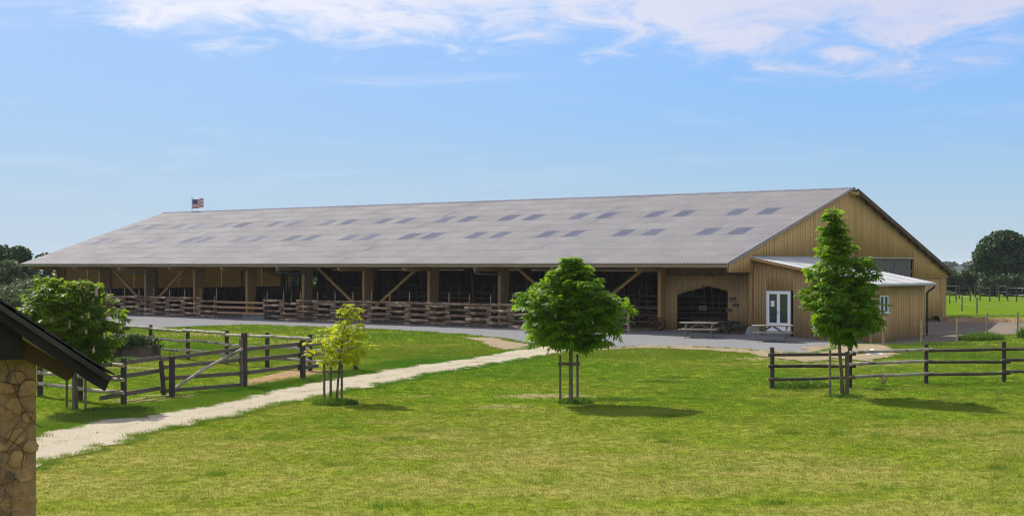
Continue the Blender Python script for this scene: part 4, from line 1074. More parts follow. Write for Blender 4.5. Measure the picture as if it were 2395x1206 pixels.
chestnut('chestnut_tree', pA, 'bushy green chestnut tree with pale blossom candles by the stone building', [(1.35, 0.35, .1), (1.55, 1.0, .0), (1.95, 1.35, -.15), (2.4, 1.42, -.25), (2.8, 1.28, -.28), (3.1, 0.95, -.3), (3.32, 0.45, -.35)], 70, 10, 4, 0.185, M['leafA'], 31, 0.06, candA, 0.2, 'young chestnut trees on the lawn', 1.2, (-.1, 0), extra=((0.75, -.2, 2.75, .38), (0.95, .1, 2.3, .38), (0.85, -.2, 2.0, .3)), crown_k=0.80)
candB = [(0.12, -0.2, 2.18, 0.22), (-0.36, -0.25, 1.82, 0.24), (-0.2, -0.3, 1.78, 0.2), (0.80, -0.1, 1.98, 0.2), (-0.62, -0.2, 1.72, 0.16), (0.3, -0.4, 1.75, 0.14)]
chestnut('chestnut_tree', pB, 'small sparse yellow-leaved chestnut tree with a few blossoms beside the track', [(1.22, 0.45, .1), (1.45, 0.95, .1), (1.7, 0.95, .1), (1.95, 0.6, .12), (2.2, 0.32, .3), (2.62, 0.24, .5)], 36, 5, 4, 0.15, M['leafB'], 47, 0.032, candB, 0.17, 'young chestnut trees on the lawn', 1.25, (.3, 0), crown_k=0.84)
candC = [(0.55, -0.95, 2.2, 0.15), (-0.45, -1.0, 2.35, 0.15), (0.2, -1.05, 1.95, 0.14)]
chestnut('chestnut_tree', pC, 'round dense deep green chestnut tree standing alone in the middle of the lawn', [(1.70, 0.30, 0.1), (1.82, 0.80, .0), (2.0, 1.2, -.1), (2.3, 1.45, -.06), (2.65, 1.42, 0.03), (2.95, 1.2, 0.05), (3.2, 0.85, 0), (3.45, 0.55, .02), (3.7, 0.36, .06), (3.88, 0.16, .1)], 78, 10, 4, 0.20, M['leafC'], 53, 0.055, candC, 0.2, 'young chestnut trees on the lawn', 1.35, crown_k=0.83)
chestnut('chestnut_tree', pD, 'tall narrow pointed chestnut tree in front of the annex wall', [(1.72, 0.25, 0), (1.9, 0.65, -.05), (2.2, 1.05, 0.02), (2.6, 1.25, -.03), (3.1, 1.08, -.08), (3.6, 0.85, -.1), (4.0, 0.62, -.15), (4.4, 0.45, -.25), (4.8, 0.34, -.28), (5.15, 0.22, -.3), (5.32, 0.1, -.3)], 90, 9, 4, 0.19, M['leafD'], 67, 0.055, (), 0.19, 'young chestnut trees on the lawn', 1.3, (-.25, 0), extra=((0.66, -.2, 3.6, .26), (0.7, 0, 3.35, .28), (0.58, -.1, 3.85, .18)), crown_k=0.86)
tree_stakes(pA, [(-0.28, 0.1, 0.98), (0.22, 0.1, 0.98), (0.0, -0.25, 1.15)], 0.9, 'three stakes round the bushy chestnut by the stone building', False)
tree_stakes(pB, [(-0.33, 0.0, 1.08), (-0.12, -0.25, 1.0), (0.16, 0.0, 1.1)], 1.02, 'three tied stakes round the small yellow chestnut beside the track')
tree_stakes(pC, [(-0.28, 0.35, 1.3), (0.2, 0.4, 1.32), (0.0, -0.12, 1.18)], 1.22, 'three tied stakes round the round chestnut in mid lawn')
tree_stakes(pD, [(-0.38, 0.0, 1.35), (0.07, -0.08, 1.3), (0.16, 0.1, 1.3)], 1.3, 'stakes round the tall narrow chestnut before the annex', False)

def leaf_cloud(blobs, per_area, size, seed, flatten=1.0, shell=0.35):
    """random leaf sprays (quads) through ellipsoid blobs (cx,cy,cz,rx,ry,rz)"""
    r = np.random.default_rng(seed); C = []; T = []; O = []
    for (cx, cy, cz, rx, ry, rz) in blobs:
        n = int(per_area*(rx*ry+ry*rz+rx*rz)/3); d = r.normal(size=(n, 3)); d /= np.linalg.norm(d, axis=1, keepdims=True)
        rad = (1-shell*r.uniform(0, 1, n)**1.5)[:, None]*r.uniform(0.86, 1.08, (n, 1))
        C.append(np.array([cx, cy, cz])+d*rad*np.array([rx, ry, rz])); T.append(np.clip(r.uniform(0.15, 0.75)+r.normal(size=n)*0.15, 0, 1)); O.append(d)
    C = np.concatenate(C); T = np.concatenate(T); O = np.concatenate(O); n = len(C)
    nrm = O+r.normal(size=(n, 3))*0.7; nrm /= np.linalg.norm(nrm, axis=1, keepdims=True)
    a = np.cross(nrm, r.normal(size=(n, 3))); a /= np.linalg.norm(a, axis=1, keepdims=True); b = np.cross(nrm, a)
    s = size*r.uniform(0.5, 1.25, (n, 1))
    V = np.stack([C+a*s, C+b*s*0.55+nrm*s*0.2, C-a*s*0.9, C-b*s*0.6+nrm*s*0.1], 1).reshape(-1, 3)
    i = np.arange(n)*4
    return V, np.stack([i, i+1, i+2, i+3], -1), np.repeat(T, 4)
def big_tree(name, base, lab, h, rad, m_, seed, size=0.3, dens=70, nb=26, low=0.12, trunk=0.28, squash=1.0, group=None, tilt=0.0):
    r = np.random.default_rng(seed); t = tag(empty(name, base), lab, 'tree', group)
    blobs = []
    for i in range(nb):
        f = (i+0.5)/nb; z = h*(low+0.08+(0.95-low-0.08)*f); prof = math.sin(math.pi*min(1, (0.12+0.88*((z/h-low)/(1-low))))**0.85)**0.6 if z/h > low else 0.3
        R_ = rad*prof*r.uniform(0.75, 1.1); br_ = rad*r.uniform(0.24, 0.40); a = i*2.4+r.uniform(-.4, .4); q = max(0, R_-br_*0.7)*(1 if i % 4 else 0.35)
        z = min(z, h-br_*0.8)
        blobs.append((q*math.cos(a)+tilt*z, q*math.sin(a), z, br_, br_, br_*0.8*squash))
    V, Q, T = leaf_cloud(blobs, dens, size, seed)
    place('crown', np_mesh('crown', V, [Q], m_, {'tone': T}), t)
    b = MB(); b.tube([(0, 0, -0.4), (0.05*h*.1, 0, h*.25), (0, 0, h*.55), (0, 0, h*.85)], [trunk*1.2, trunk*.9, trunk*.55, trunk*.12], 9, jit=.05)
    for i in range(8):
        c = blobs[(i*3) % nb]; b.tube([(0, 0, h*(.22+.06*i)), (c[0]*.5, c[1]*.5, (h*(.25+.06*i)+c[2])/2), c[:3]], [trunk*.35, trunk*.22, trunk*.08], 5, cap=False)
    b.build('trunk', M['bark_old'], t, smooth=True)
    return t
def at(px, d): 
    x = (px-1197.5)/F*d; return Vector((x, d, float(Zg(x, d))))
big_tree('oak_tree', at(2352, 205), 'large dark round oak tree at the right edge beyond the meadow', 8.6, 4.6, M['oak'], 5, 0.30, 260, 40, 0.08, 0.35)
big_tree('oak_tree', at(2450, 225), 'dark oak partly cut by the right picture edge', 8.0, 5.0, M['oak'], 6, 0.32, 200, 30, 0.08, 0.35)
big_tree('field_tree', at(42, 185), 'dark blue-green tree with a rounded top left of the barn roof', 6.2, 3.0, M['oak'], 8, 0.26, 240, 26, 0.08, 0.25)
big_tree('field_tree', at(-12, 150), 'dark tree cut by the left picture edge', 5.9, 2.7, M['oak'], 9, 0.24, 240, 24, 0.08, 0.25)
big_tree('field_tree', at(104, 210), 'small tree top peeping over the left end of the barn roof', 5.6, 1.9, M['oak'], 10, 0.26, 240, 20, 0.08, 0.2)
big_tree('field_tree', at(18, 132), 'lighter green tree standing before the dark tree at the left edge', 4.3, 2.1, M['willow'], 12, 0.2, 260, 22, 0.05, 0.2)
big_tree('field_tree', at(690, 190), 'tree beyond the barn glimpsed through the far left opening', 7.5, 4.5, M['hedge'], 13, 0.35, 120, 24, 0.02, 0.25)
big_tree('field_tree', at(742, 195), 'tree beyond the barn glimpsed through the narrow far right opening', 7.0, 4.0, M['hedge'], 14, 0.35, 120, 24, 0.02, 0.25)
def shrub(name, base, lab, rx, ry, h, m_, seed, size=0.12, dens=220, nb=10, cat='shrub', group=None):
    r = np.random.default_rng(seed); t = tag(empty(name, base), lab, cat, group); blobs = []
    for i in range(nb):
        a = i*2.4; q = math.sqrt((i+.5)/nb)*.75; s_ = r.uniform(.3, .5)
        blobs.append((q*rx*math.cos(a), q*ry*math.sin(a), h*r.uniform(.25, .72)*(1-.25*q), rx*s_*.9, ry*s_*.9, h*r.uniform(.25, .38)))
    V, Q, T = leaf_cloud(blobs, dens, size, seed); place('foliage', np_mesh('foliage', V, [Q], m_, {'tone': T}), t)
    b = MB()
    for c in blobs[:6]: b.tube([(c[0]*.2, c[1]*.2, -.1), (c[0]*.6, c[1]*.6, c[2]*.5), c[:3]], [.03, .022, .01], 5, cap=False)
    b.build('stems', M['bark_old'], t)
    return t
shrub('shrub', at(20, 112), 'grey-green bushy shrub at the left picture edge below the trees', 2.6, 2.0, 2.7, M['willow'], 21, 0.14, 420, 16)
shrub('shrub', at(75, 122), 'olive shrub between the grey bush and the barn end', 2.3, 2.0, 3.0, M['willow'], 22, 0.14, 420, 16)
shrub('shrub', bl(-63.5, 30.5, -.2), 'dark shrub seen through the small openings at the far inner corner of the barn', 3.2, 1.8, 3.2, M['oak'], 27, 0.18, 300, 16)
shrub('shrub', at(-60, 100), 'grey-green shrub mostly outside the left picture edge', 2.5, 2.0, 2.6, M['willow'], 23, 0.14, 300, 14)
shrub('shrub', at(110, 150), 'dark blue-green shrub seen under the far end of the barn eave', 3.5, 2.2, 3.4, M['oak'], 24, 0.18, 300, 16)
shrub('shrub', at(160, 165), 'dark shrub behind the last barn post', 4.5, 2.4, 3.2, M['oak'], 25, 0.18, 300, 16)
for k, (x0_, x1_, d_, h_, lab) in enumerate(((2150, 2300, 190, 3.3, 'dark hedge behind the meadow between the barn and the oak'), (2290, 2480, 182, 2.8, 'low dark hedge running under the big oak'))):
    a = at(x0_, d_); c = at(x1_, d_); nb = 16; r = np.random.default_rng(70+k)
    t = tag(empty('hedge', a), lab, 'hedge'); blobs = [((c.x-a.x)*(i+.5)/nb, r.uniform(-.6, .6), h_*r.uniform(.38, .52), (c.x-a.x)/nb*r.uniform(.8, 1.1), 1.3, h_*r.uniform(.42, .6)) for i in range(nb)]
    V, Q, T = leaf_cloud(blobs, 420, 0.2, 80+k, shell=.5); place('foliage', np_mesh('foliage', V, [Q], M['hedge'], {'tone': T}), t)
    b = MB()
    for i in range(0, nb, 3): b.tube([(blobs[i][0], 0, -.2), (blobs[i][0]+.2, 0, h_*.7)], [.08, .03], 5)
    b.build('stems', M['bark_old'], t)
# distant wooded hill and lowland
def hill(name, pts, depth, lab):
    V = []; F_ = []
    n = len(pts)
    for i, (x, y, z) in enumerate(pts):
        for (dy_, f) in ((-depth, 0), (-depth*.6, .45), (-depth*.25, .85), (0, 1), (depth*.8, .6), (depth*1.6, 0)): V.append((x, y+dy_, -0.5+(z+0.5)*f))
    for i in range(n-1):
        for j in range(5): F_.append((i*6+j, i*6+6+j, i*6+7+j, i*6+j+1))
    b = MB(); b.add(V, F_); return struct(b.build(name, M['farwood'], None, smooth=True), lab)
hp = [(-900+60*i, 900, 5.2+1.2*math.sin(i*.55)+0.8*math.sin(i*1.7+1)) for i in range(41)]
hill('hills', hp, 120, 'low wooded hills on the horizon')
r = np.random.default_rng(99); blobs = []
for i in range(700):
    x = r.uniform(-560, 560); y = r.uniform(800, 925); f = 1 if y > 875 else 0.5
    z = float(np.interp(x, [p[0] for p in hp], [p[2] for p in hp]))*(0.5+0.5*f*min(1, (y-780)/120)); s_ = r.uniform(2.4, 4.6)
    blobs.append((x, y, z*0.8+0.5, s_*1.3, s_*1.2, s_*0.8))
V, Q, T = leaf_cloud(blobs, 10.0, 1.1, 98); o = place('distant_wood', np_mesh('distant_wood', V, [Q], M['farwood'], {'tone': T})); o['kind'] = 'stuff'; o['label'] = 'blue-green distant woodland covering the hills'

# ------------------------------------------------------------------ planter, clumps, litter
pp = gp(322, 838)
pl = tag(empty('planter', pp, R(-12)), 'dark board planter overgrown with ivy inside the pen', 'planter')
for (a, c) in (((-0.8, -0.45, 0), (0.8, -0.39, 0.5)), ((-0.8, 0.39, 0), (0.8, 0.45, 0.5)), ((-0.8, -0.39, 0), (-0.74, 0.39, 0.5)), ((0.74, -0.39, 0), (0.8, 0.39, 0.5))):
    b = MB(); b.box((a[0], a[1], -0.1), c); b.build('side_board', M['planter'], pl)
b = MB(); b.box((-0.74, -0.39, -0.1), (0.74, 0.39, 0.42)); b.build('soil', M['darkearth'], pl)
for (a, c) in (((-0.84, -0.49, 0.5), (0.84, -0.37, 0.54)), ((-0.84, 0.37, 0.5), (0.84, 0.49, 0.54))):
    b = MB(); b.box(a, c); b.build('rim_board', M['board'], pl)
shrub('ivy', Vector((pp.x-0.1, pp.y-0.15, pp.z+0.16)), 'dark ivy spilling over the board planter in the pen', 1.15, 0.6, 0.95, M['hedge'], 61, 0.055, 2200, 14, 'ivy')
def clump(base, lab, rx, ry, h, n, seed, m_=None, group='taller grass clumps', flowers=0):
    r = np.random.default_rng(seed); t = tag(empty('grass_clump', base), lab, 'grass clump', group)
    rad = np.sqrt(r.uniform(0, 1, n)); an = r.uniform(0, 6.28, n); x = rad*rx*np.cos(an); y = rad*ry*np.sin(an)
    z = Zg(base.x+x, base.y+y)-base.z-0.02; hh = h*r.uniform(0.4, 1.1, n)*(1-0.45*rad)
    la = r.uniform(0, 6.28, n); ln = hh*r.uniform(0.1, 0.75, n); w_ = r.uniform(0.006, 0.014, n); wa = r.uniform(0, 6.28, n)
    wx, wy = np.cos(wa)*w_, np.sin(wa)*w_; lx_, ly_ = np.cos(la)*ln, np.sin(la)*ln
    V = np.stack([np.stack([x-wx, y-wy, z], -1), np.stack([x+wx, y+wy, z], -1), np.stack([x+lx_*.35+wx*.8, y+ly_*.35+wy*.8, z+hh*.65], -1), np.stack([x+lx_*.35-wx*.8, y+ly_*.35-wy*.8, z+hh*.65], -1), np.stack([x+lx_, y+ly_, z+hh], -1)], 1).reshape(-1, 3)
    i = np.arange(n)*5
    place('blades', np_mesh('blades', V, [np.stack([i, i+1, i+2, i+3], -1), np.stack([i+3, i+2, i+4], -1)], m_ or M['weed'], {'tone': np.repeat(r.uniform(0, 1, n), 5)}), t)
    for k in range(flowers):
        j = r.integers(n); b = MB(); c = Vector((x[j], y[j], z[j]+hh[j]+0.03)); pts = [c+Vector((0.028*math.cos(q*1.047), 0.028*math.sin(q*1.047), 0.006*(q % 2))) for q in range(6)]
        b.add(pts+[c+Vector((0, 0, 0.02)), c-Vector((0, 0, 0.015))], [(q, (q+1) % 6, 6) for q in range(6)]+[((q+1) % 6, q, 7) for q in range(6)]); b.build('flower', M['flower'], t)
clump(gp(785, 945), 'ring of bright green weeds at the foot of the small yellow chestnut', 0.62, 0.55, 0.26, 1500, 1)
clump(gp(1345, 942), 'green tuft at the foot of the round chestnut', 0.5, 0.4, 0.26, 800, 2)
clump(gp(1430, 936), 'taller grass streak right of the round chestnut', 1.1, 0.5, 0.16, 900, 3)
clump(gp(1870, 905), 'tall grass with yellow flowers under the rail fence left of the tall chestnut', 0.95, 0.6, 0.32, 1700, 4, flowers=14)
clump(gp(1975, 928), 'low weeds at the foot of the tall narrow chestnut', 0.6, 0.45, 0.16, 700, 5)
clump(gp(2295, 795), 'tall green weeds beside the wire fence near the dark earth', 1.2, 0.8, 0.62, 2600, 6)
clump(gp(2180, 808), 'low weeds along the wire fence by the annex corner', 2.2, 0.6, 0.3, 1500, 7)
clump(gp(300, 960), 'rough dark green grass at the pen corner post beside the track', 1.2, 0.55, 0.22, 1900, 8)
clump(gp(1545, 893), 'dark grass streak on the lawn right of the round chestnut', 0.8, 0.35, 0.14, 600, 9)
clump(gp(1580, 883), 'small dark grass patch farther right on the lawn', 0.6, 0.3, 0.12, 400, 10)
clump(gp(300, 845), 'weeds at the left end of the planter', 0.7, 0.4, 0.3, 700, 11)
clump(gp(2395, 790), 'leafy weeds at the right picture edge by the last wire post', 0.35, 0.35, 0.9, 500, 12)
# bare twigs, plastic sheet
tw = MB(); r = random.Random(4)
for k in range(26):
    a = r.uniform(0, 6.28); l = r.uniform(.25, .75); s_ = r.uniform(.1, .5)
    tw.tube([(0, 0, 0), (s_*.4*math.cos(a), s_*.3*math.sin(a), l*.6), (s_*math.cos(a), s_*.6*math.sin(a), l)], [.006, .005, .002], 4, cap=False)
tag(tw.build('twiggy_weed', M['stake'], None, loc=gp(2065, 902)), 'dry twiggy weed in front of the rail fence right of the tall chestnut', 'weed')
b = MB(); vs = []; n = 9; r = random.Random(9)
for i in range(n):
    for j in range(6): vs.append((i/(n-1)*.75-.37, j/5*.5-.25, max(0.01, (0.16*math.exp(-((i-3)**2+(j-2.5)**2)/7)+r.uniform(0, .10))*(1 if 0 < i < n-1 and 0 < j < 5 else .1))))
b.add(vs, [(i*6+j, i*6+6+j, i*6+7+j, i*6+j+1) for i in range(n-1) for j in range(5)])
q = gp(2044, 829); tag(b.build('plastic_sheet', M['plastic'], None, loc=(q.x, q.y, q.z+.03), rz=.2), 'crumpled white plastic sheet lying behind the rail fence', 'plastic sheet')

# ------------------------------------------------------------------ stone building corner, near left
GN_ = Vector((0.45, -0.89, 0)).normalized(); GR = Vector((0.89, 0.45, 0)).normalized()   # gable normal, gable direction to the right
Q0 = Vector(((85-1197.5)/F*9.2, 9.2, 0))
def on_gable(px, py, off=0.0):
    d = Vector(((px-1197.5)/F, 1, (HZ-py)/F)); c = Vector((0, 0, 3.6)); q = Q0+GN_*off
    t = (q-c).dot(GN_)/d.dot(GN_); return c+d*t
hb = tag(empty('stone_building', (0, 0, 0)), 'corner of an ochre rubble stone building with dark slate roof at the left edge', 'building')
def slab(quad, depth, nm, m_, off0):
    b = MB(); f = [on_gable(*p, off0) for p in quad]; k = [p-GN_*depth for p in f]
    n = len(f); b.add(f+k, [tuple(range(n))[::-1], tuple(range(n, 2*n))]+[(i, (i+1) % n, n+(i+1) % n, n+i) for i in range(n)]); return b.build(nm, m_, hb)
slab([(-420, 458), (-420, 400), (0, 708), (261, 880), (246, 914), (200, 886)], 0.05, 'barge_board', M['barge'], 0.30)
slab([(-420, 640), (-420, 440), (20, 738), (52, 762), (52, 841), (-420, 841)], 0.10, 'boxed_soffit_end', M['barge'], 0.18)
slab([(30, 780), (175, 866), (172, 880), (158, 890), (120, 868), (50, 838)], 0.16, 'rafter_tail', M['brownwood'], 0.14)
# slates on the roof slope: rows along the verge
back_ = Vector((-0.45, 0.89, 0)).normalized()
e0 = on_gable(266, 880, 0.34); e1 = on_gable(0, 704, 0.34); sd = (e1-e0).normalized(); sn = sd.cross(back_).normalized()
if sn.z < 0: sn = -sn
for i in range(9):
    for j in range(6):
        a = e0+sd*(i*0.20)+back_*(j*0.27); 
        b = MB(); l = [a+sn*0.018, a+back_*0.265+sn*0.018, a+back_*0.265+sd*0.30+sn*0.006, a+sd*0.30+sn*0.006]
        b.hexa([p-sn*0.008 for p in l]+l); b.build('slate', M['slate'], hb)
b = MB(); l = [e0-sn*.01+sd*.01, e0+back_*1.6-sn*.01+sd*.01, e0+back_*1.6+sd*2.4-sn*.01, e0+sd*2.4-sn*.01]; b.hexa([p-sn*.03 for p in l]+l); b.build('roof_deck', M['slate'], hb)
# wall core and stones
w0 = on_gable(78, 842); b = MB()
base_z = -0.4; right_ = Q0-GR*0.004+GN_*0.014; left_ = Q0-GR*2.6
core = [right_, right_-GN_*0.6, left_-GN_*0.6, left_]
b.hexa([Vector((p.x, p.y, base_z)) for p in core]+[Vector((p.x, p.y, 3.02)) for p in core]); b.build('wall_core', M['mortar'], hb)
rs = random.Random(12)
zc = 1.55; row = 0
zrows = []
z_ = 1.2
while z_ < 3.0: h_ = rs.uniform(0.05, 0.13); zrows.append((z_, h_)); z_ += h_+0.005
def stone(c, w_, h_, dpt):
    b = MB(); nseg = 5; vs = []
    for iy in range(2):
        for i in range(8):
            a = 2*math.pi*i/8+0.39; sx = math.copysign(abs(math.cos(a))**.3, math.cos(a)); sz = math.copysign(abs(math.sin(a))**.3, math.sin(a))
            k = 1.0 if iy == 0 else 0.9
            p = c+GR*(sx*w_/2*k*rs.uniform(.78, 1.1))+Vector((0, 0, sz*h_/2*k*rs.uniform(.75, 1.12)))+GN_*(0.0 if iy == 0 else dpt*rs.uniform(.7, 1.2)); vs.append(p)
    vs.append(c+GN_*dpt*1.15); fs = [(i, (i+1) % 8, 8+(i+1) % 8, 8+i) for i in range(8)]+[(8+i, 8+(i+1) % 8, 16) for i in range(8)]
    b.add(vs, fs); return b.build('stone', M['stone'], hb)
def rubble(c, a, w_, h_, dpt):
    b = MB(); vs = []; n = 7; ca, sa_ = math.cos(a), math.sin(a); rad = [rs.uniform(.75, 1.15) for _ in range(n)]
    for iy, k in ((0, 1.0), (1, 0.86)):
        for i in range(n):
            t = 2*math.pi*i/n; x = math.cos(t)*w_/2*rad[i]*k; z = math.sin(t)*h_/2*rad[i]*k
            p = c+GR*min(0.004-(c-Q0).dot(GR)+rs.uniform(0, .012), x*ca-z*sa_)+Vector((0, 0, x*sa_+z*ca))+GN_*(0.0 if iy == 0 else dpt*rs.uniform(.7, 1.3)); vs.append(p)
    vs.append(c+GN_*dpt*rs.uniform(1.0, 1.3)); b.add(vs, [(i, (i+1) % n, n+(i+1) % n, n+i) for i in range(n)]+[(n+i, n+(i+1) % n, 2*n) for i in range(n)])
    return b.build('stone', M['stone'], hb)
zz_ = 1.25; odd = 0
while zz_ < 2.98:
    x = -0.05-0.07*odd
    while x > -0.78:
        c = Q0+GR*(x+rs.uniform(-.02, .02)); c = Vector((c.x, c.y, zz_+rs.uniform(-.025, .025)))
        rubble(c, rs.uniform(-.5, .5), rs.uniform(.11, .21), rs.uniform(.07, .13), rs.uniform(.018, .042)); x -= rs.uniform(.12, .17)
    zz_ += 0.088; odd = 1-odd
# dry climber
vn = tag(empty('dry_climber', (0, 0, 0)), 'leafless brown climber stems on the stone wall at the left edge', 'climber')
rv = random.Random(8)
for k in range(14):
    x = rv.uniform(-0.55, 0.02); z_ = rv.uniform(1.3, 2.7); pts = []; dxx = rv.uniform(-.03, .03); L = rv.randint(6, 16)
    for i in range(L):
        p = Q0+GR*x+GN_*(0.05+rv.uniform(0, .012)); pts.append((p.x, p.y, z_)); dxx += rv.uniform(-.035, .035); dxx = max(-.05, min(.045, dxx)); x = x+dxx
        if x > 0.005: x = 0.005; dxx = -abs(dxx)-0.01
        z_ += rv.uniform(.02, .09)
    b = MB(); b.tube(pts, [0.0038*(1-.6*i/L)*rv.choice((.7, 1, 1.1)) for i in range(L)], 5); b.build('stem', M['vine'], vn)

# ------------------------------------------------------------------ grass: tufts scattered over the lawn
def tuft_mesh(name, nb, h, spread, w, m_, seed):
    r = np.random.default_rng(seed); V = []; Q = []
    for k in range(nb):
        x, y = r.normal(size=2)*spread; a = r.uniform(0, 6.28); wx, wy = math.cos(a)*w, math.sin(a)*w; hh = h*r.uniform(.5, 1.15); l = r.uniform(0, 6.28); ln = hh*r.uniform(.15, .9); o = len(V)
        V += [(x-wx, y-wy, -.01), (x+wx, y+wy, -.01), (x+math.cos(l)*ln, y+math.sin(l)*ln, hh)]; Q.append((o, o+1, o+2))
    return np_mesh(name, np.array(V), [np.array(Q)], m_)
def scatter(name, pts, tuft, smin, smax, seed, lab):
    me = bpy.data.meshes.new(name); me.vertices.add(len(pts)); me.vertices.foreach_set('co', np.asarray(pts, np.float32).ravel()); me.update()
    me.materials.append(tuft.materials[0])
    o = place(name, me); o['kind'] = 'stuff'; o['label'] = lab
    ob = bpy.data.objects.new(name+'_tuft', tuft)
    ng = bpy.data.node_groups.new(name, 'GeometryNodeTree'); n = ng.nodes; l = ng.links
    ng.interface.new_socket('Geometry', in_out='INPUT', socket_type='NodeSocketGeometry'); ng.interface.new_socket('Geometry', in_out='OUTPUT', socket_type='NodeSocketGeometry')
    gi = n.new('NodeGroupInput'); go = n.new('NodeGroupOutput'); ip = n.new('GeometryNodeInstanceOnPoints'); oi = n.new('GeometryNodeObjectInfo'); oi.inputs[0].default_value = ob
    rv_ = n.new('FunctionNodeRandomValue'); rv_.data_type = 'FLOAT'; rv_.inputs[2].default_value = smin; rv_.inputs[3].default_value = smax; rv_.inputs['Seed'].default_value = seed
    rr = n.new('FunctionNodeRandomValue'); rr.data_type = 'FLOAT_VECTOR'; rr.inputs[0].default_value = (-.12, -.12, 0); rr.inputs[1].default_value = (.12, .12, 6.28); rr.inputs['Seed'].default_value = seed+1
    l.new(gi.outputs[0], ip.inputs['Points']); l.new(oi.outputs['Geometry'], ip.inputs['Instance']); l.new(rv_.outputs[1], ip.inputs['Scale']); l.new(rr.outputs[0], ip.inputs['Rotation']); l.new(ip.outputs[0], go.inputs[0])
    md = o.modifiers.new('scatter', 'NODES'); md.node_group = ng
    return o
r = np.random.default_rng(123)
def lawn_pts(n, y0, y1, keep_wear=0.75, verge=False):
    u_ = r.uniform(0, 1, n); y = np.sqrt(y0*y0+u_*(y1*y1-y0*y0)); x = r.uniform(-0.40, 0.40, n)*y
    ok = np.ones(n, bool)
    for p in POLYS: ok &= ~inside(p, x, y)
    rx, ry = x-12.96, y-80.6; lx, ly = rx*.773-ry*.634, rx*.634+ry*.773
    ok &= ~((lx > -67) & (lx < 7.2) & (ly > -2.2) & (ly < 27))
    ok &= r.uniform(0, 1, n) > wear(x, y)*1.1*keep_wear
    f = np.clip((y-34)/16.0, 0, 1); ok &= (r.uniform(0, 1, n) > f) if y0 < 30 else (r.uniform(0, 1, n) < f)
    return np.stack([x, y, Zg(x, y)], -1)[ok]
t1 = tuft_mesh('tuft', 16, 0.026, 0.05, 0.0035, M['grass'], 1); t2 = tuft_mesh('tuft', 14, 0.042, 0.07, 0.006, M['grass'], 2)
scatter('lawn_grass', lawn_pts(160000, 18, 50), t1, 0.6, 1.5, 3, 'short mown grass of the lawn')
scatter('meadow_grass', lawn_pts(85000, 33, 70), t2, 0.6, 1.5, 5, 'short grass around the track and pen')
t4 = tuft_mesh('tuft', 12, 0.07, 0.13, 0.012, M['grass'], 4)
scatter('meadow_grass', lawn_pts(60000, 60, 112), t4, 0.6, 1.6, 9, 'short grass between the track and the barn and in the right meadow')
# longer verge beside the track and below the pen
vp = []
vpath = P([(-60, 1045), (138, 990), (258, 968), (369, 956), (500, 934), (574, 915), (698, 893), (758, 884), (832, 872), (900, 857), (1000, 842)])
for a, c in zip(vpath[:-1], vpath[1:]):
    n = int((c-a).length*420); f = r.uniform(0, 1, n); wd = r.normal(size=n)*0.38
    d = (c-a).normalized(); x = a.x+(c.x-a.x)*f-d.y*wd; y = a.y+(c.y-a.y)*f+d.x*wd
    ok = ~inside(POLYS[1], x, y); vp.append(np.stack([x, y, Zg(x, y)], -1)[ok])
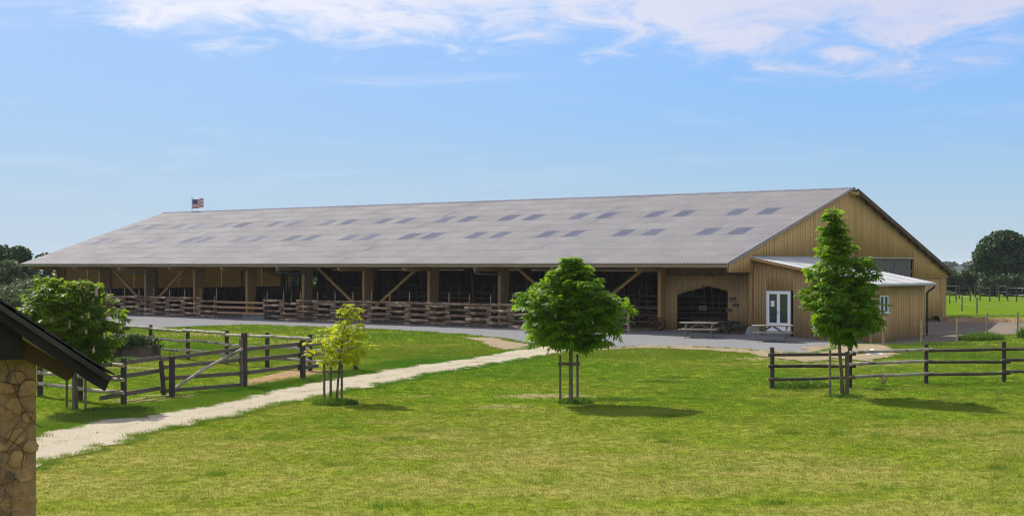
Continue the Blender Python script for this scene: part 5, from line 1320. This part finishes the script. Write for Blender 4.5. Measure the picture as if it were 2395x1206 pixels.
# fringe along both track edges
for poly in (POLYS[0], POLYS[1]):
    q = poly[r.integers(len(poly), size=5200)]+r.normal(size=(5200, 2))*0.12
    q = q[(q[:, 1] < 76)]; lx = (q[:, 0]-12.96)*.773-(q[:, 1]-80.6)*.634; ly = (q[:, 0]-12.96)*.634+(q[:, 1]-80.6)*.773
    q = q[ly < -6.5]; vp.append(np.stack([q[:, 0], q[:, 1], Zg(q[:, 0], q[:, 1])], -1))
for k in range(170):
    yy = math.sqrt(r.uniform(22**2, 62**2)); xx = r.uniform(-.36, .36)*yy; n = r.integers(5, 26); sg = r.uniform(.06, .3)
    x = xx+r.normal(size=n)*sg*1.6; y = yy+r.normal(size=n)*sg
    ok = ~(inside(POLYS[1], x, y) | inside(POLYS[0], x, y)); vp.append(np.stack([x, y, Zg(x, y)], -1)[ok])
mid_track = [(a+b_)/2 for a, b_ in zip(P(path_up[1:13]), P(path_lo[::-1][1:13]))]
stn = []
for a, c in zip(mid_track[:-1], mid_track[1:]):
    n = int((c-a).length*7); f = r.uniform(0, 1, n); wd = r.normal(size=n)*0.10; d = (c-a).normalized()
    x = a.x+(c.x-a.x)*f-d.y*wd; y = a.y+(c.y-a.y)*f+d.x*wd; vp.append(np.stack([x, y, Zg(x, y)-0.035], -1))
    n = int((c-a).length*16); f = r.uniform(0, 1, n); wd = r.normal(size=n)*0.7
    x = a.x+(c.x-a.x)*f-d.y*wd; y = a.y+(c.y-a.y)*f+d.x*wd; ok = inside(POLYS[1], x, y); stn.append(np.stack([x, y, Zg(x, y)+0.022], -1)[ok])
sv = np.array([(1, 0, 0), (-.9, .1, 0), (0, .8, 0), (.1, -.9, 0), (.1, 0, .7), (0, 0, -.4)])*0.022
sf = np.array([(0, 2, 4), (2, 1, 4), (1, 3, 4), (3, 0, 4), (2, 0, 5), (1, 2, 5), (3, 1, 5), (0, 3, 5)])
scatter('track_stones', np.concatenate(stn), np_mesh('pebble', sv, [sf], M['path']), 0.3, 1.1, 11, 'loose stones on the gravel track')
t3 = tuft_mesh('tuft', 14, 0.095, 0.05, 0.006, M['tallgrass'], 3)
scatter('verge_grass', np.concatenate(vp), t3, 0.4, 1.2, 7, 'longer green grass on the verges of the track')

# ------------------------------------------------------------------ air
hz = MB(); hz.box((-4600, -4600, -1.6), (4600, 4600, 13.0))
hm = bpy.data.materials.new('air'); hm.use_nodes = True; hn = N(hm.node_tree); hn.n.clear()
ho = hn.new('ShaderNodeOutputMaterial'); hv = hn.new('ShaderNodeVolumePrincipled')
hv.inputs['Color'].default_value = (0.86, 0.92, 1.0, 1); hv.inputs['Density'].default_value = 0.00011; hv.inputs['Anisotropy'].default_value = 0.0
hn.l.new(hv.outputs[0], ho.inputs['Volume'])
h_o = hz.build('haze', hm); h_o['kind'] = 'stuff'; h_o['label'] = 'pale summer haze'
